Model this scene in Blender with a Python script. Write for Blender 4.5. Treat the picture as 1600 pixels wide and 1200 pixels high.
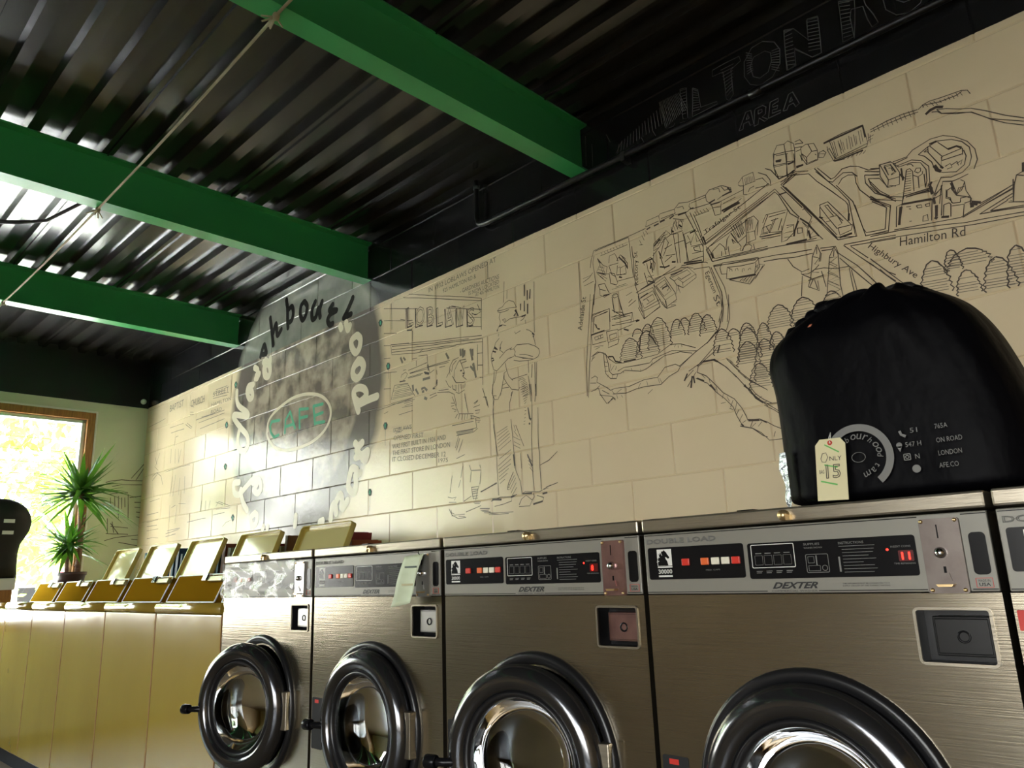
import bpy, bmesh, math, random
from mathutils import Vector, Matrix
random.seed(7)
SC = bpy.context.scene
for _o in list(bpy.data.objects):
    bpy.data.objects.remove(_o)

# ------------------------------------------------------------------ camera
yaw, pitch, roll = 0.774428531, 0.245320908, -0.0355390916
CAM = Vector((1.99097, -2.49588, 1.07975))
fwd = Vector((-math.sin(yaw) * math.cos(pitch), math.cos(yaw) * math.cos(pitch), math.sin(pitch)))
rt = Vector((math.cos(yaw), math.sin(yaw), 0))
up = rt.cross(fwd)
r2 = rt * math.cos(roll) + up * math.sin(roll)
u2 = -rt * math.sin(roll) + up * math.cos(roll)
cd = bpy.data.cameras.new('camera')
cam = bpy.data.objects.new('camera', cd)
SC.collection.objects.link(cam)
cam.matrix_world = Matrix(((r2.x, u2.x, -fwd.x, CAM.x), (r2.y, u2.y, -fwd.y, CAM.y), (r2.z, u2.z, -fwd.z, CAM.z), (0, 0, 0, 1)))
cd.sensor_width = 36.0
cd.lens = 1179.27 / 1600 * 36
cd.clip_start = 0.02
SC.camera = cam

# ------------------------------------------------------------------ sky, sun, exposure
wd = bpy.data.worlds.new('sky'); SC.world = wd
wd.use_nodes = True
wn = wd.node_tree.nodes; wl = wd.node_tree.links
bg = wn['Background']
tc = wn.new('ShaderNodeTexCoord'); sx = wn.new('ShaderNodeSeparateXYZ'); rp = wn.new('ShaderNodeValToRGB')
wl.new(tc.outputs['Generated'], sx.inputs[0]); wl.new(sx.outputs['Z'], rp.inputs[0]); wl.new(rp.outputs[0], bg.inputs[0])
rp.color_ramp.elements[0].color = (1.0, 0.97, 0.9, 1); rp.color_ramp.elements[0].position = 0.0
rp.color_ramp.elements[1].color = (0.62, 0.8, 1.0, 1); rp.color_ramp.elements[1].position = 0.6
bg.inputs[1].default_value = 7.0
sl = bpy.data.lights.new('sun', 'SUN'); sl.energy = 55.0; sl.angle = 0.01; sl.color = (1, 0.97, 0.92)
sun = bpy.data.objects.new('sun', sl); SC.collection.objects.link(sun)
sun.rotation_euler = Vector((0.06, -0.5, -0.84)).to_track_quat('-Z', 'Y').to_euler()
sun.location = (-9, -6, 9)
# daylight portals in the window openings (they only steer the sampling of the sky)
for yc, wy in ((-1.25, 1.6), (-3.26, 2.2)):
    pl = bpy.data.lights.new('window_daylight', 'AREA'); pl.shape = 'RECTANGLE'; pl.size = wy; pl.size_y = 1.75
    pl.cycles.is_portal = True
    po = bpy.data.objects.new('window_daylight', pl); SC.collection.objects.link(po)
    po.location = (-5.36, yc, 1.63); po.rotation_euler = (math.radians(90), 0, math.radians(-90))
for xc in (1.63, 3.52):  # portals of the added front windows
    pl = bpy.data.lights.new('window_daylight', 'AREA'); pl.shape = 'RECTANGLE'; pl.size = 1.74; pl.size_y = 2.05
    pl.cycles.is_portal = True
    po = bpy.data.objects.new('window_daylight', pl); SC.collection.objects.link(po)
    po.location = (xc, -6.71, 1.37); po.rotation_euler = (math.radians(90), 0, 0)
SC.view_settings.view_transform = 'Standard'
SC.view_settings.look = 'None'
SC.view_settings.gamma = 1.0
SC.view_settings.use_curve_mapping = False
SC.view_settings.exposure = 1.15
SC.cycles.max_bounces = 10
SC.cycles.diffuse_bounces = 5
SC.cycles.glossy_bounces = 5
SC.cycles.sample_clamp_indirect = 12
SC.cycles.caustics_reflective = False
SC.cycles.caustics_refractive = False
SC.cycles.use_denoising = True

# ------------------------------------------------------------------ materials
def mat(name, col, rough=0.5, metal=0.0, noise=None, bump=None, spec=0.5, trans=0.0, emit=None, alpha=1.0, coat=0.0, aniso=0.0):
    m = bpy.data.materials.new(name); m.use_nodes = True
    nt = m.node_tree; b = nt.nodes['Principled BSDF']
    b.inputs['Base Color'].default_value = (*col, 1)
    b.inputs['Roughness'].default_value = rough
    b.inputs['Metallic'].default_value = metal
    b.inputs['Specular IOR Level'].default_value = spec
    b.inputs['Transmission Weight'].default_value = trans
    b.inputs['Alpha'].default_value = alpha
    b.inputs['Coat Weight'].default_value = coat
    b.inputs['Coat Roughness'].default_value = 0.08
    if emit:
        b.inputs['Emission Color'].default_value = (*emit[0], 1); b.inputs['Emission Strength'].default_value = emit[1]
    g = nt.nodes.new('ShaderNodeNewGeometry')
    if noise:   # (scale, amount, stretch, colour2)
        sc, am, st, c2 = noise
        mp = nt.nodes.new('ShaderNodeMapping'); mp.inputs['Scale'].default_value = st
        nz = nt.nodes.new('ShaderNodeTexNoise'); nz.inputs['Scale'].default_value = sc; nz.inputs['Detail'].default_value = 5
        rm = nt.nodes.new('ShaderNodeMapRange'); rm.inputs['From Min'].default_value = 0.35; rm.inputs['From Max'].default_value = 0.7; rm.inputs['To Max'].default_value = am
        mx = nt.nodes.new('ShaderNodeMix'); mx.data_type = 'RGBA'
        mx.inputs['A'].default_value = (*col, 1); mx.inputs['B'].default_value = (*c2, 1)
        nt.links.new(g.outputs['Position'], mp.inputs[0]); nt.links.new(mp.outputs[0], nz.inputs['Vector'])
        nt.links.new(nz.outputs[0], rm.inputs[0]); nt.links.new(rm.outputs[0], mx.inputs['Factor']); nt.links.new(mx.outputs['Result'], b.inputs['Base Color'])
    if bump:    # (scale, strength, distance, stretch)
        sc, stg, di, st = bump
        mp = nt.nodes.new('ShaderNodeMapping'); mp.inputs['Scale'].default_value = st
        nz = nt.nodes.new('ShaderNodeTexNoise'); nz.inputs['Scale'].default_value = sc; nz.inputs['Detail'].default_value = 4
        bp = nt.nodes.new('ShaderNodeBump'); bp.inputs['Strength'].default_value = stg; bp.inputs['Distance'].default_value = di
        nt.links.new(g.outputs['Position'], mp.inputs[0]); nt.links.new(mp.outputs[0], nz.inputs['Vector'])
        nt.links.new(nz.outputs[0], bp.inputs['Height']); nt.links.new(bp.outputs[0], b.inputs['Normal'])
    return m

ONE = (1, 1, 1)
M = {}
M['green'] = mat('green_paint', (0.05, 0.36, 0.11), 0.3, bump=(60, 0.15, 0.002, ONE))
M['deck'] = mat('black_deck_paint', (0.022, 0.021, 0.019), 0.18, bump=(4, 0.05, 0.01, (0.3, 1, 1)), spec=0.8)
M['far_wall'] = mat('dark_panelled_wall', (0.34, 0.21, 0.06), 0.5, noise=(1.3, 0.8, (1, 1, .3), (0.16, 0.10, 0.035)))
M['black_wall'] = mat('black_wall_paint', (0.009, 0.009, 0.009), 0.4, bump=(40, 0.2, 0.003, ONE))
M['winwall'] = mat('pale_green_wall_paint', (0.60, 0.64, 0.48), 0.45, bump=(60, 0.1, 0.002, ONE))
M['cream_plain'] = mat('cream_wall_paint', (0.72, 0.64, 0.46), 0.45)
M['floor'] = mat('floor_tile', (0.20, 0.135, 0.065), 0.4, noise=(2, 0.5, ONE, (0.13, 0.09, 0.045)))
M['wood'] = mat('varnished_wood', (0.42, 0.20, 0.06), 0.35, noise=(14, 0.8, (1, 6, 0.6), (0.22, 0.09, 0.03)))
M['alu'] = mat('aluminium', (0.75, 0.77, 0.8), 0.28, 0.9)
M['white_trim'] = mat('white_trim', (0.78, 0.78, 0.74), 0.4)
M['glass'] = mat('window_glass', (1, 1, 1), 0.0, trans=1.0)
M['steel'] = mat('brushed_steel', (0.42, 0.375, 0.29), 0.21, 0.95, noise=(3, 0.6, (1, 1, 1.2), (0.32, 0.28, 0.20)), bump=(7, 0.10, 0.003, (0.6, 1, 60)))
M['steel_cap'] = mat('steel_lid', (0.36, 0.32, 0.25), 0.34, 0.9, bump=(9, 0.3, 0.003, (0.8, 1, 30)))
M['chrome'] = mat('chrome', (0.75, 0.75, 0.77), 0.12, 1.0)
M['panel'] = mat('silver_panel', (0.25, 0.24, 0.205), 0.42, 0.2)
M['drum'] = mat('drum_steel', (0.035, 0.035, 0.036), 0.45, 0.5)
M['coin_dark'] = mat('dark_coin_box', (0.010, 0.010, 0.010), 0.3, 0.2)
M['coin_red'] = mat('reddish_coin_plate', (0.38, 0.22, 0.20), 0.32, 0.9, noise=(30, 0.6, ONE, (0.2, 0.12, 0.12)))
M['coin_silver'] = mat('silver_coin_plate', (0.55, 0.54, 0.52), 0.3, 0.9)
M['panel_trim'] = mat('panel_trim', (0.45, 0.42, 0.36), 0.4, 0.8)
M['blk'] = mat('black_plastic', (0.008, 0.008, 0.009), 0.22, spec=0.18)
M['blk_matt'] = mat('black_matt', (0.006, 0.006, 0.006), 0.7)
M['rubber'] = mat('black_rubber', (0.012, 0.012, 0.013), 0.3)
M['door_ring'] = mat('dark_chrome', (0.13, 0.13, 0.135), 0.16, 0.9)
M['bowl'] = mat('door_glass', (0.35, 0.38, 0.38), 0.03, trans=1.0)
M['coin'] = mat('coin_plate_metal', (0.17, 0.145, 0.13), 0.4, 0.8, noise=(30, 0.6, ONE, (0.11, 0.085, 0.075)))
M['brass'] = mat('worn_brass', (0.75, 0.55, 0.28), 0.3, 0.9)
M['red_btn'] = mat('red_button', (0.5, 0.03, 0.02), 0.35, emit=((1, 0.05, 0.02), 0.05))
M['orange_btn'] = mat('orange_button', (0.65, 0.12, 0.03), 0.35, emit=((1, 0.2, 0.05), 0.05))
M['white_btn'] = mat('white_button', (0.8, 0.76, 0.62), 0.4)
M['led'] = mat('red_led', (0.6, 0.0, 0.0), 0.4, emit=((1, 0.02, 0.01), 2.2))
M['led_glow'] = mat('led_window', (0.09, 0.0, 0.0), 0.3)
M['print_grey'] = mat('grey_print', (0.20, 0.20, 0.19), 0.6)
M['print_white'] = mat('white_print', (0.8, 0.8, 0.76), 0.6)
M['print_black'] = mat('black_print', (0.01, 0.01, 0.01), 0.5)
M['print_red'] = mat('red_print', (0.6, 0.03, 0.02), 0.5)
M['outline_grey'] = mat('outlined_lettering', (0.16, 0.16, 0.15), 0.5)
M['almond'] = mat('almond_enamel', (0.40, 0.285, 0.045), 0.2, noise=(2.5, 0.6, (1, 1, 0.5), (0.33, 0.22, 0.035)), bump=(2.2, 0.3, 0.02, ONE), coat=0.5)
M['almond_lid'] = mat('almond_lid_enamel', (0.50, 0.40, 0.10), 0.22, coat=0.4)
M['lid_inner'] = mat('lid_inner_enamel', (0.60, 0.54, 0.24), 0.12, coat=0.6)
M['console'] = mat('tan_console', (0.22, 0.115, 0.006), 0.6, spec=0.0)
M['rust'] = mat('rust_streaks', (0.26, 0.10, 0.02), 0.8, noise=(20, 0.8, (1, 1, 0.3), (0.42, 0.24, 0.07)))
M['olive'] = mat('olive_slide', (0.32, 0.30, 0.16), 0.35, 0.5)
M['cloth'] = mat('black_nylon', (0.0016, 0.0016, 0.0025), 0.5, spec=0.07, bump=(9, 0.5, 0.02, (1, 1, 0.6)))
M['cloth2'] = mat('black_vinyl', (0.006, 0.006, 0.007), 0.55)
M['silver_lining'] = mat('silver_lining', (0.6, 0.65, 0.72), 0.25, 0.7, bump=(60, 0.8, 0.01, ONE))
M['paper'] = mat('cream_card', (0.74, 0.68, 0.42), 0.7)
M['slip'] = mat('pale_green_slip', (0.62, 0.70, 0.50), 0.6, noise=(20, 0.4, (1, 1, 3), (0.5, 0.58, 0.36)))
M['marker_green'] = mat('green_marker', (0.15, 0.5, 0.12), 0.6)
M['marker_black'] = mat('pen_ink', (0.06, 0.05, 0.05), 0.6)
M['leaf'] = mat('leaf', (0.03, 0.11, 0.02), 0.35, noise=(6, 0.8, ONE, (0.08, 0.22, 0.03)), trans=0.0)
M['trunk'] = mat('trunk', (0.30, 0.18, 0.12), 0.7, noise=(30, 0.8, (1, 1, 4), (0.16, 0.09, 0.06)))
M['pot'] = mat('dark_pot', (0.06, 0.03, 0.03), 0.4)
M['soil'] = mat('soil', (0.03, 0.02, 0.015), 0.9)
M['rope'] = mat('jute_twine', (0.36, 0.32, 0.20), 0.8)
M['cable'] = mat('black_cable', (0.01, 0.01, 0.01), 0.5)
M['ink'] = mat('brush_black', (0.012, 0.011, 0.009), 0.7, spec=0.1)
M['map_ink'] = mat('ink_line', (0.06, 0.042, 0.03), 0.5)
M['thin_ink'] = mat('thin_ink_line', (0.18, 0.15, 0.11), 0.5)
M['cream_paint'] = mat('cream_brush_paint', (0.72, 0.66, 0.50), 0.35)
M['green_paint2'] = mat('mint_paint', (0.08, 0.40, 0.24), 0.6, spec=0.2)
M['chalk'] = mat('chalk', (0.09, 0.09, 0.085), 0.9)
M['tag_dark'] = mat('dark_green_paint', (0.01, 0.035, 0.02), 0.5)
M['hood'] = mat('clear_film', (0.9, 0.9, 0.85), 0.06, alpha=0.30)
M['grass'] = mat('sunlit_grass', (0.36, 0.37, 0.33), 0.8, noise=(3, 0.6, ONE, (0.32, 0.35, 0.27)))
M['tree_leaf'] = mat('tree_leaves', (0.24, 0.38, 0.06), 0.6, noise=(1.2, 0.7, ONE, (0.12, 0.25, 0.03)))
M['house'] = mat('pale_siding', (0.7, 0.66, 0.62), 0.7)
M['maroon'] = mat('maroon_roof', (0.42, 0.10, 0.14), 0.7)
M['asphalt'] = mat('dark_asphalt', (0.07, 0.07, 0.07), 0.8)
M['tarmac'] = mat('sunlit_paving', (0.45, 0.45, 0.45), 0.8)
for _n in ('leaf', 'tree_leaf'):
    nt = M[_n].node_tree; b = nt.nodes['Principled BSDF']; out = nt.nodes['Material Output']
    tr = nt.nodes.new('ShaderNodeBsdfTranslucent'); ms = nt.nodes.new('ShaderNodeMixShader')
    tr.inputs[0].default_value = (0.12, 0.30, 0.02, 1) if _n == 'leaf' else (0.30, 0.5, 0.04, 1); ms.inputs[0].default_value = 0.35
    nt.links.new(b.outputs[0], ms.inputs[1]); nt.links.new(tr.outputs[0], ms.inputs[2]); nt.links.new(ms.outputs[0], out.inputs[0])
# window glass: clear pane that lets daylight straight through with a fresnel reflection
nt = M['glass'].node_tree; nt.nodes.remove(nt.nodes['Principled BSDF'])
fr = nt.nodes.new('ShaderNodeFresnel'); fr.inputs[0].default_value = 1.45
ta = nt.nodes.new('ShaderNodeBsdfTransparent'); gl = nt.nodes.new('ShaderNodeBsdfGlossy'); gl.inputs['Roughness'].default_value = 0.02
ms = nt.nodes.new('ShaderNodeMixShader'); gb = nt.nodes.new('ShaderNodeNewGeometry'); mu = nt.nodes.new('ShaderNodeMath'); mu.operation = 'MULTIPLY_ADD'; mu.inputs[1].default_value = -1.0; mu.inputs[2].default_value = 1.0
m2 = nt.nodes.new('ShaderNodeMath'); m2.operation = 'MULTIPLY'; nt.links.new(gb.outputs['Backfacing'], mu.inputs[0]); nt.links.new(mu.outputs[0], m2.inputs[0]); nt.links.new(fr.outputs[0], m2.inputs[1])
nt.links.new(m2.outputs[0], ms.inputs[0]); nt.links.new(ta.outputs[0], ms.inputs[1]); nt.links.new(gl.outputs[0], ms.inputs[2])
nt.links.new(ms.outputs[0], nt.nodes['Material Output'].inputs[0])

# mural wall paint: cream below, black above the paint line, and the round mottled grey sign painted over both
def wall_paint():
    m = bpy.data.materials.new('painted_block_wall'); m.use_nodes = True
    nt = m.node_tree; N = nt.nodes; L = nt.links; b = N['Principled BSDF']
    g = N.new('ShaderNodeNewGeometry'); s = N.new('ShaderNodeSeparateXYZ'); L.new(g.outputs['Position'], s.inputs[0])
    def math_(op, a, bb=None, c=None):
        n = N.new('ShaderNodeMath'); n.operation = op
        for i, v in enumerate((a, bb, c)):
            if v is None: continue
            if isinstance(v, (int, float)): n.inputs[i].default_value = v
            else: L.new(v, n.inputs[i])
        return n.outputs[0]
    def noise(scale, detail=4, stretch=(1, 1, 1)):
        mp = N.new('ShaderNodeMapping'); mp.inputs['Scale'].default_value = stretch
        n = N.new('ShaderNodeTexNoise'); n.inputs['Scale'].default_value = scale; n.inputs['Detail'].default_value = detail
        L.new(g.outputs['Position'], mp.inputs[0]); L.new(mp.outputs[0], n.inputs['Vector']); return n.outputs[0]
    def mix(f, a, c):
        n = N.new('ShaderNodeMix'); n.data_type = 'RGBA'; L.new(f, n.inputs['Factor'])
        for k, v in (('A', a), ('B', c)):
            if isinstance(v, tuple): n.inputs[k].default_value = (*v, 1)
            else: L.new(v, n.inputs[k])
        return n.outputs['Result']
    def ramp(v, a, c):
        n = N.new('ShaderNodeMapRange'); n.inputs['From Min'].default_value = a; n.inputs['From Max'].default_value = c; L.new(v, n.inputs[0]); return n.outputs[0]
    x, z = s.outputs['X'], s.outputs['Z']
    edge = math_('ADD', z, math_('MULTIPLY', noise(9, 3), 0.008))
    above = math_('GREATER_THAN', edge, 2.672)
    dx = math_('SUBTRACT', x, -2.448); dz = math_('SUBTRACT', z, 2.27)
    d = math_('SQRT', math_('ADD', math_('MULTIPLY', dx, dx), math_('MULTIPLY', dz, dz)))
    d2 = math_('ADD', d, math_('MULTIPLY', math_('SUBTRACT', noise(5, 2), 0.5), 0.08))
    disc = math_('SUBTRACT', 1.0, ramp(d2, 0.93, 1.0))
    ring = ramp(d2, 0.70, 0.74)                       # plainer grey outer band that carries the letters
    blot = ramp(noise(7.5, 3), 0.40, 0.62)
    cream = mix(noise(3, 3), (0.74, 0.61, 0.40), (0.80, 0.68, 0.47))
    inner = mix(blot, (0.46, 0.40, 0.31), (0.18, 0.155, 0.13))
    grey = mix(ring, inner, mix(noise(3, 2), (0.20, 0.175, 0.15), (0.14, 0.125, 0.11)))
    low = mix(disc, cream, grey)
    hi_blot = mix(ramp(noise(4, 3), 0.35, 0.7), (0.30, 0.31, 0.26), (0.15, 0.16, 0.14))
    high = mix(disc, (0.011, 0.011, 0.012), hi_blot)
    L.new(mix(above, low, high), b.inputs['Base Color'])
    b.inputs['Roughness'].default_value = 0.34
    L.new(math_('ADD', 0.13, math_('MULTIPLY', noise(14, 3), 0.14)), b.inputs['Roughness'])
    bp = N.new('ShaderNodeBump'); bp.inputs['Strength'].default_value = 0.22; bp.inputs['Distance'].default_value = 0.003
    L.new(math_('ADD', noise(45, 4), math_('MULTIPLY', noise(5, 2), 3.0)), bp.inputs['Height']); L.new(bp.outputs[0], b.inputs['Normal'])
    return m
M['wall'] = wall_paint()

# ------------------------------------------------------------------ mesh helpers
class MB:
    def __init__(s): s.v = []; s.f = []; s.m = []; s.sm = []
    def quad(s, a, b, c, d, mi=0):
        n = len(s.v); s.v += [a, b, c, d]; s.f.append((n, n + 1, n + 2, n + 3)); s.m.append(mi); s.sm.append(0)
    def add(s, vs, fs, mi=0, sm=0):
        n = len(s.v); s.v += [tuple(p) for p in vs]
        for f in fs: s.f.append(tuple(i + n for i in f)); s.m.append(mi); s.sm.append(sm)
    def box(s, x0, x1, y0, y1, z0, z1, mi=0, mat4=None):
        v = [(x0, y0, z0), (x1, y0, z0), (x1, y1, z0), (x0, y1, z0), (x0, y0, z1), (x1, y0, z1), (x1, y1, z1), (x0, y1, z1)]
        if mat4 is not None: v = [tuple(mat4 @ Vector(p)) for p in v]
        s.add(v, [(0, 3, 2, 1), (4, 5, 6, 7), (0, 1, 5, 4), (1, 2, 6, 5), (2, 3, 7, 6), (3, 0, 4, 7)], mi); return s
    def prism(s, pts, a0, a1, axis='y', mi=0, sm=0):
        """closed outline extruded along an axis; pts in the two other axes"""
        def P(p, a): return {'y': (p[0], a, p[1]), 'x': (a, p[0], p[1]), 'z': (p[0], p[1], a)}[axis]
        n = len(pts); v = [P(p, a0) for p in pts] + [P(p, a1) for p in pts]
        s.add(v, [tuple(range(n)), tuple(range(2 * n - 1, n - 1, -1))], mi)
        s.add(v, [(i, (i + 1) % n, n + (i + 1) % n, n + i) for i in range(n)], mi, sm); return s
    def tube(s, pts, r, n=8, mi=0, cap=True):
        pts = [Vector(p) for p in pts]; rings = []
        rr = r if isinstance(r, (list, tuple)) else [r] * len(pts)
        t0 = (pts[1] - pts[0]).normalized(); ref = Vector((0, 0, 1)) if abs(t0.z) < .9 else Vector((1, 0, 0))
        for i, p in enumerate(pts):
            t = (pts[min(i + 1, len(pts) - 1)] - pts[max(i - 1, 0)]).normalized()
            a = t.cross(ref)
            if a.length < 1e-4: a = t.cross(Vector((0, 1, 0)))
            a.normalize(); b = a.cross(t)
            rings.append([p + (a * math.cos(2 * math.pi * k / n) + b * math.sin(2 * math.pi * k / n)) * rr[i] for k in range(n)])
        v = [q for ring in rings for q in ring]; f = []
        for i in range(len(pts) - 1):
            for k in range(n): f.append((i * n + k, i * n + (k + 1) % n, (i + 1) * n + (k + 1) % n, (i + 1) * n + k))
        s.add(v, f, mi, 1)
        if cap: s.add(rings[0], [tuple(range(n))], mi); s.add(rings[-1], [tuple(range(n - 1, -1, -1))], mi)
        return s
    def lathe(s, prof, c, n=48, mi=0, axis='y', close=False):
        """prof: (radius, offset along axis)"""
        cx, cy, cz = c; v = []
        for r, o in prof:
            for k in range(n):
                a = 2 * math.pi * k / n; ca, sa = r * math.cos(a), r * math.sin(a)
                v.append((cx + ca, cy + o, cz + sa) if axis == 'y' else (cx + ca, cy + sa, cz + o))
        m = len(prof); f = []
        for i in range(m if close else m - 1):
            j = (i + 1) % m
            for k in range(n): f.append((i * n + k, i * n + (k + 1) % n, j * n + (k + 1) % n, j * n + k))
        s.add(v, f, mi, 1); return s
    def build(s, name, mats, parent=None, bevel=0, loc=None):
        me = bpy.data.meshes.new(name); me.from_pydata([tuple(p) for p in s.v], [], s.f)
        if not isinstance(mats, (list, tuple)): mats = [mats]
        for m in mats: me.materials.append(m)
        me.polygons.foreach_set('material_index', s.m); me.polygons.foreach_set('use_smooth', [bool(q) for q in s.sm])
        bm = bmesh.new(); bm.from_mesh(me); bmesh.ops.remove_doubles(bm, verts=bm.verts, dist=1e-5)
        bmesh.ops.recalc_face_normals(bm, faces=bm.faces); bm.to_mesh(me); bm.free(); me.update()
        o = bpy.data.objects.new(name, me); SC.collection.objects.link(o)
        if parent is not None: o.parent = parent
        if loc is not None: o.location = loc
        if bevel:
            md = o.modifiers.new('edge', 'BEVEL'); md.width = bevel; md.segments = 2; md.limit_method = 'ANGLE'; md.angle_limit = math.radians(40); md.harden_normals = False
        return o
def tag(o, label=None, cat=None, group=None, kind=None):
    if label: o['label'] = label
    if cat: o['category'] = cat
    if group: o['group'] = group
    if kind: o['kind'] = kind
    return o
def thing(name, loc, label, cat, group=None, rotz=0):
    o = bpy.data.objects.new(name, None); SC.collection.objects.link(o); o.location = loc; o.rotation_euler = (0, 0, rotz)
    o.empty_display_size = 0.1
    return tag(o, label, cat, group)
def rrect(x0, x1, z0, z1, r, n=4):
    p = []
    for cx, cz, a in ((x1 - r, z1 - r, 0), (x0 + r, z1 - r, 90), (x0 + r, z0 + r, 180), (x1 - r, z0 + r, 270)):
        for i in range(n + 1):
            t = math.radians(a + 90 * i / n); p.append((cx + r * math.cos(t), cz + r * math.sin(t)))
    return p
def text_mesh(s, width=None, height=None, shear=0, outline=0, space=1.0, bold=0):
    """flat lettering in x,z facing -y, lower left at the origin -> (verts, faces)"""
    cu = bpy.data.curves.new('t', 'FONT'); cu.body = s; cu.size = 1; cu.shear = shear; cu.space_character = space; cu.resolution_u = 2
    cu.offset = bold
    if outline: cu.fill_mode = 'NONE'; cu.bevel_depth = outline; cu.bevel_resolution = 0
    o = bpy.data.objects.new('t', cu); SC.collection.objects.link(o)
    bpy.context.view_layer.update()
    me = bpy.data.meshes.new_from_object(o.evaluated_get(bpy.context.evaluated_depsgraph_get()))
    vs = [v.co.copy() for v in me.vertices]; fs = [tuple(p.vertices) for p in me.polygons]
    bpy.data.objects.remove(o); bpy.data.curves.remove(cu); bpy.data.meshes.remove(me)
    if not vs: return [], []
    x0 = min(v.x for v in vs); x1 = max(v.x for v in vs); y0 = min(v.y for v in vs); y1 = max(v.y for v in vs)
    sx_ = width / (x1 - x0) if width else height / (y1 - y0); sz_ = height / (y1 - y0) if height else sx_
    return [(((v.x - x0) * sx_), 0.0 if not outline else v.z * min(sx_, sz_), (v.y - y0) * sz_) for v in vs], fs
def put_text(mb, s, x, y, z, width=None, height=None, ang=0, mi=0, **k):
    v, f = text_mesh(s, width, height, **k); c, sn = math.cos(ang), math.sin(ang)
    mb.add([(x + p[0] * c - p[2] * sn, y + p[1], z + p[0] * sn + p[2] * c) for p in v], f, mi)
RIB = [0]
def ribbon(mb, pts, w, y=-0.0012, jit=0.0008, mi=0, plane='y', px=0, vary=True):
    """hand drawn line of width w on a wall; pts (u, z) in metres"""
    RIB[0] += 1; y -= (RIB[0] % 37) * 1.2e-5
    P = [Vector(p) for p in pts]; Q = []
    for i in range(len(P) - 1):
        a, b = P[i], P[i + 1]; n = max(1, int((b - a).length / 0.05))
        for k in range(n): Q.append(a.lerp(b, k / n) + Vector((random.gauss(0, jit), random.gauss(0, jit))) * (1 if k or i else 0))
    Q.append(P[-1]); L = []; R = []
    for i, p in enumerate(Q):
        t = (Q[min(i + 1, len(Q) - 1)] - Q[max(i - 1, 0)])
        if t.length < 1e-6: t = Vector((1, 0))
        t.normalize(); nn = Vector((-t.y, t.x)) * w / 2 * (random.uniform(0.75, 1.15) if vary else 1)
        L.append(p + nn); R.append(p - nn)
    def P3(p): return (p.x, y, p.y) if plane == 'y' else (px, p.x, p.y)
    n = len(Q); v = [P3(p) for p in L] + [P3(p) for p in R]
    mb.add(v, [(i, i + 1, n + i + 1, n + i) for i in range(n - 1)], mi)

def brush(mb, C, w, y):
    """flat brush stroke: one quad per step and a round dab at each joint, every piece a hair in front of the last"""
    for i, p in enumerate(C):
        RIB[0] += 1; yy = y - (RIB[0] % 300) * 4e-6
        mb.add([(p[0] + w * .5 * math.cos(a), yy, p[1] + w * .5 * math.sin(a)) for a in [2 * math.pi * k / 16 for k in range(16)]], [tuple(range(16))])
        if i:
            q = C[i - 1]; d = Vector((p[0] - q[0], p[1] - q[1]))
            if d.length < 1e-5: continue
            d.normalize(); n = Vector((-d.y, d.x)) * w / 2; RIB[0] += 1; yy = y - (RIB[0] % 300) * 4e-6
            mb.add([(q[0] + n.x, yy, q[1] + n.y), (p[0] + n.x, yy, p[1] + n.y), (p[0] - n.x, yy, p[1] - n.y), (q[0] - n.x, yy, q[1] - n.y)], [(0, 1, 2, 3)])

# ================================================================== THE ROOM
S = 0.2032; XL = -5.149; XR = 4.5; YF = -6.5; ZP = 2.668; ZD = 3.09
# mural wall: running-bond blocks with shallow tooled joints
mb = MB(); G = 0.0045; D = 0.004
def block(xa, xb, za, zb):
    xi0, xi1, zi0, zi1 = xa + G, xb - G, za + G, zb - G
    o = [(xa, D, za), (xb, D, za), (xb, D, zb), (xa, D, zb)]; i = [(xi0, 0, zi0), (xi1, 0, zi0), (xi1, 0, zi1), (xi0, 0, zi1)]
    mb.add(o + i, [(4, 5, 6, 7), (0, 1, 5, 4), (1, 2, 6, 5), (2, 3, 7, 6), (3, 0, 4, 7)])
for n in range(-7, 9):
    za = 1.4224 + n * S; zb = za + S
    k = -27 + ((n + 27) % 2)
    xs = [XL] + [j * S for j in range(k, 25, 2) if j * S > XL + 0.02 and j * S < XR - .02] + [XR]
    for a, b_ in zip(xs[:-1], xs[1:]): block(a, b_, za, zb)
mb.box(XL - .2, XR + .2, 0.006, 0.2, 0, 3.4)
wall_back = tag(mb.build('wall_back', M['wall']), 'white over black painted block wall covered in murals', 'wall', kind='structure')

mb = MB(); mb.box(XL - .3, XR + .2, YF - .2, 0.2, -0.1, 0)
tag(mb.build('floor', M['floor']), kind='structure')
FO = [(0.75, 2.51), (2.64, 4.40)]
mb = MB(); mb.box(XL - .2, XR + .2, YF - .2, YF, 0, .32); mb.box(XL - .2, XR + .2, YF - .2, YF, 2.4, 3.4)
fx = [XL - .2] + [q for o_ in FO for q in o_] + [XR + .2]
for i in range(0, len(fx), 2): mb.box(fx[i], fx[i + 1], YF - .2, YF, .32, 2.4)
tag(mb.build('wall_front', M['far_wall']), kind='structure')
for i, (a, b_) in enumerate(FO):  # unseen windows behind the camera, added to brighten the right side
    w = MB()
    for (p, q, r_, s_) in ((a, b_, 2.34, 2.4), (a, b_, .32, .38), (a, a + .06, .38, 2.34), (b_ - .06, b_, .38, 2.34)): w.box(p, q, YF - .12, YF + .01, r_, s_)
    wo = tag(w.build('window_%d' % (i + 3), M['wood'], bevel=.004), kind='structure')
    w = MB(); w.box(a + .05, b_ - .05, YF - .075, YF - .07, .37, 2.35); w.build('pane', M['glass'], wo)
mb = MB(); mb.box(XR, XR + .2, YF, 0.0, 0, 3.4); tag(mb.build('wall_right', M['far_wall']), kind='structure')

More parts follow.
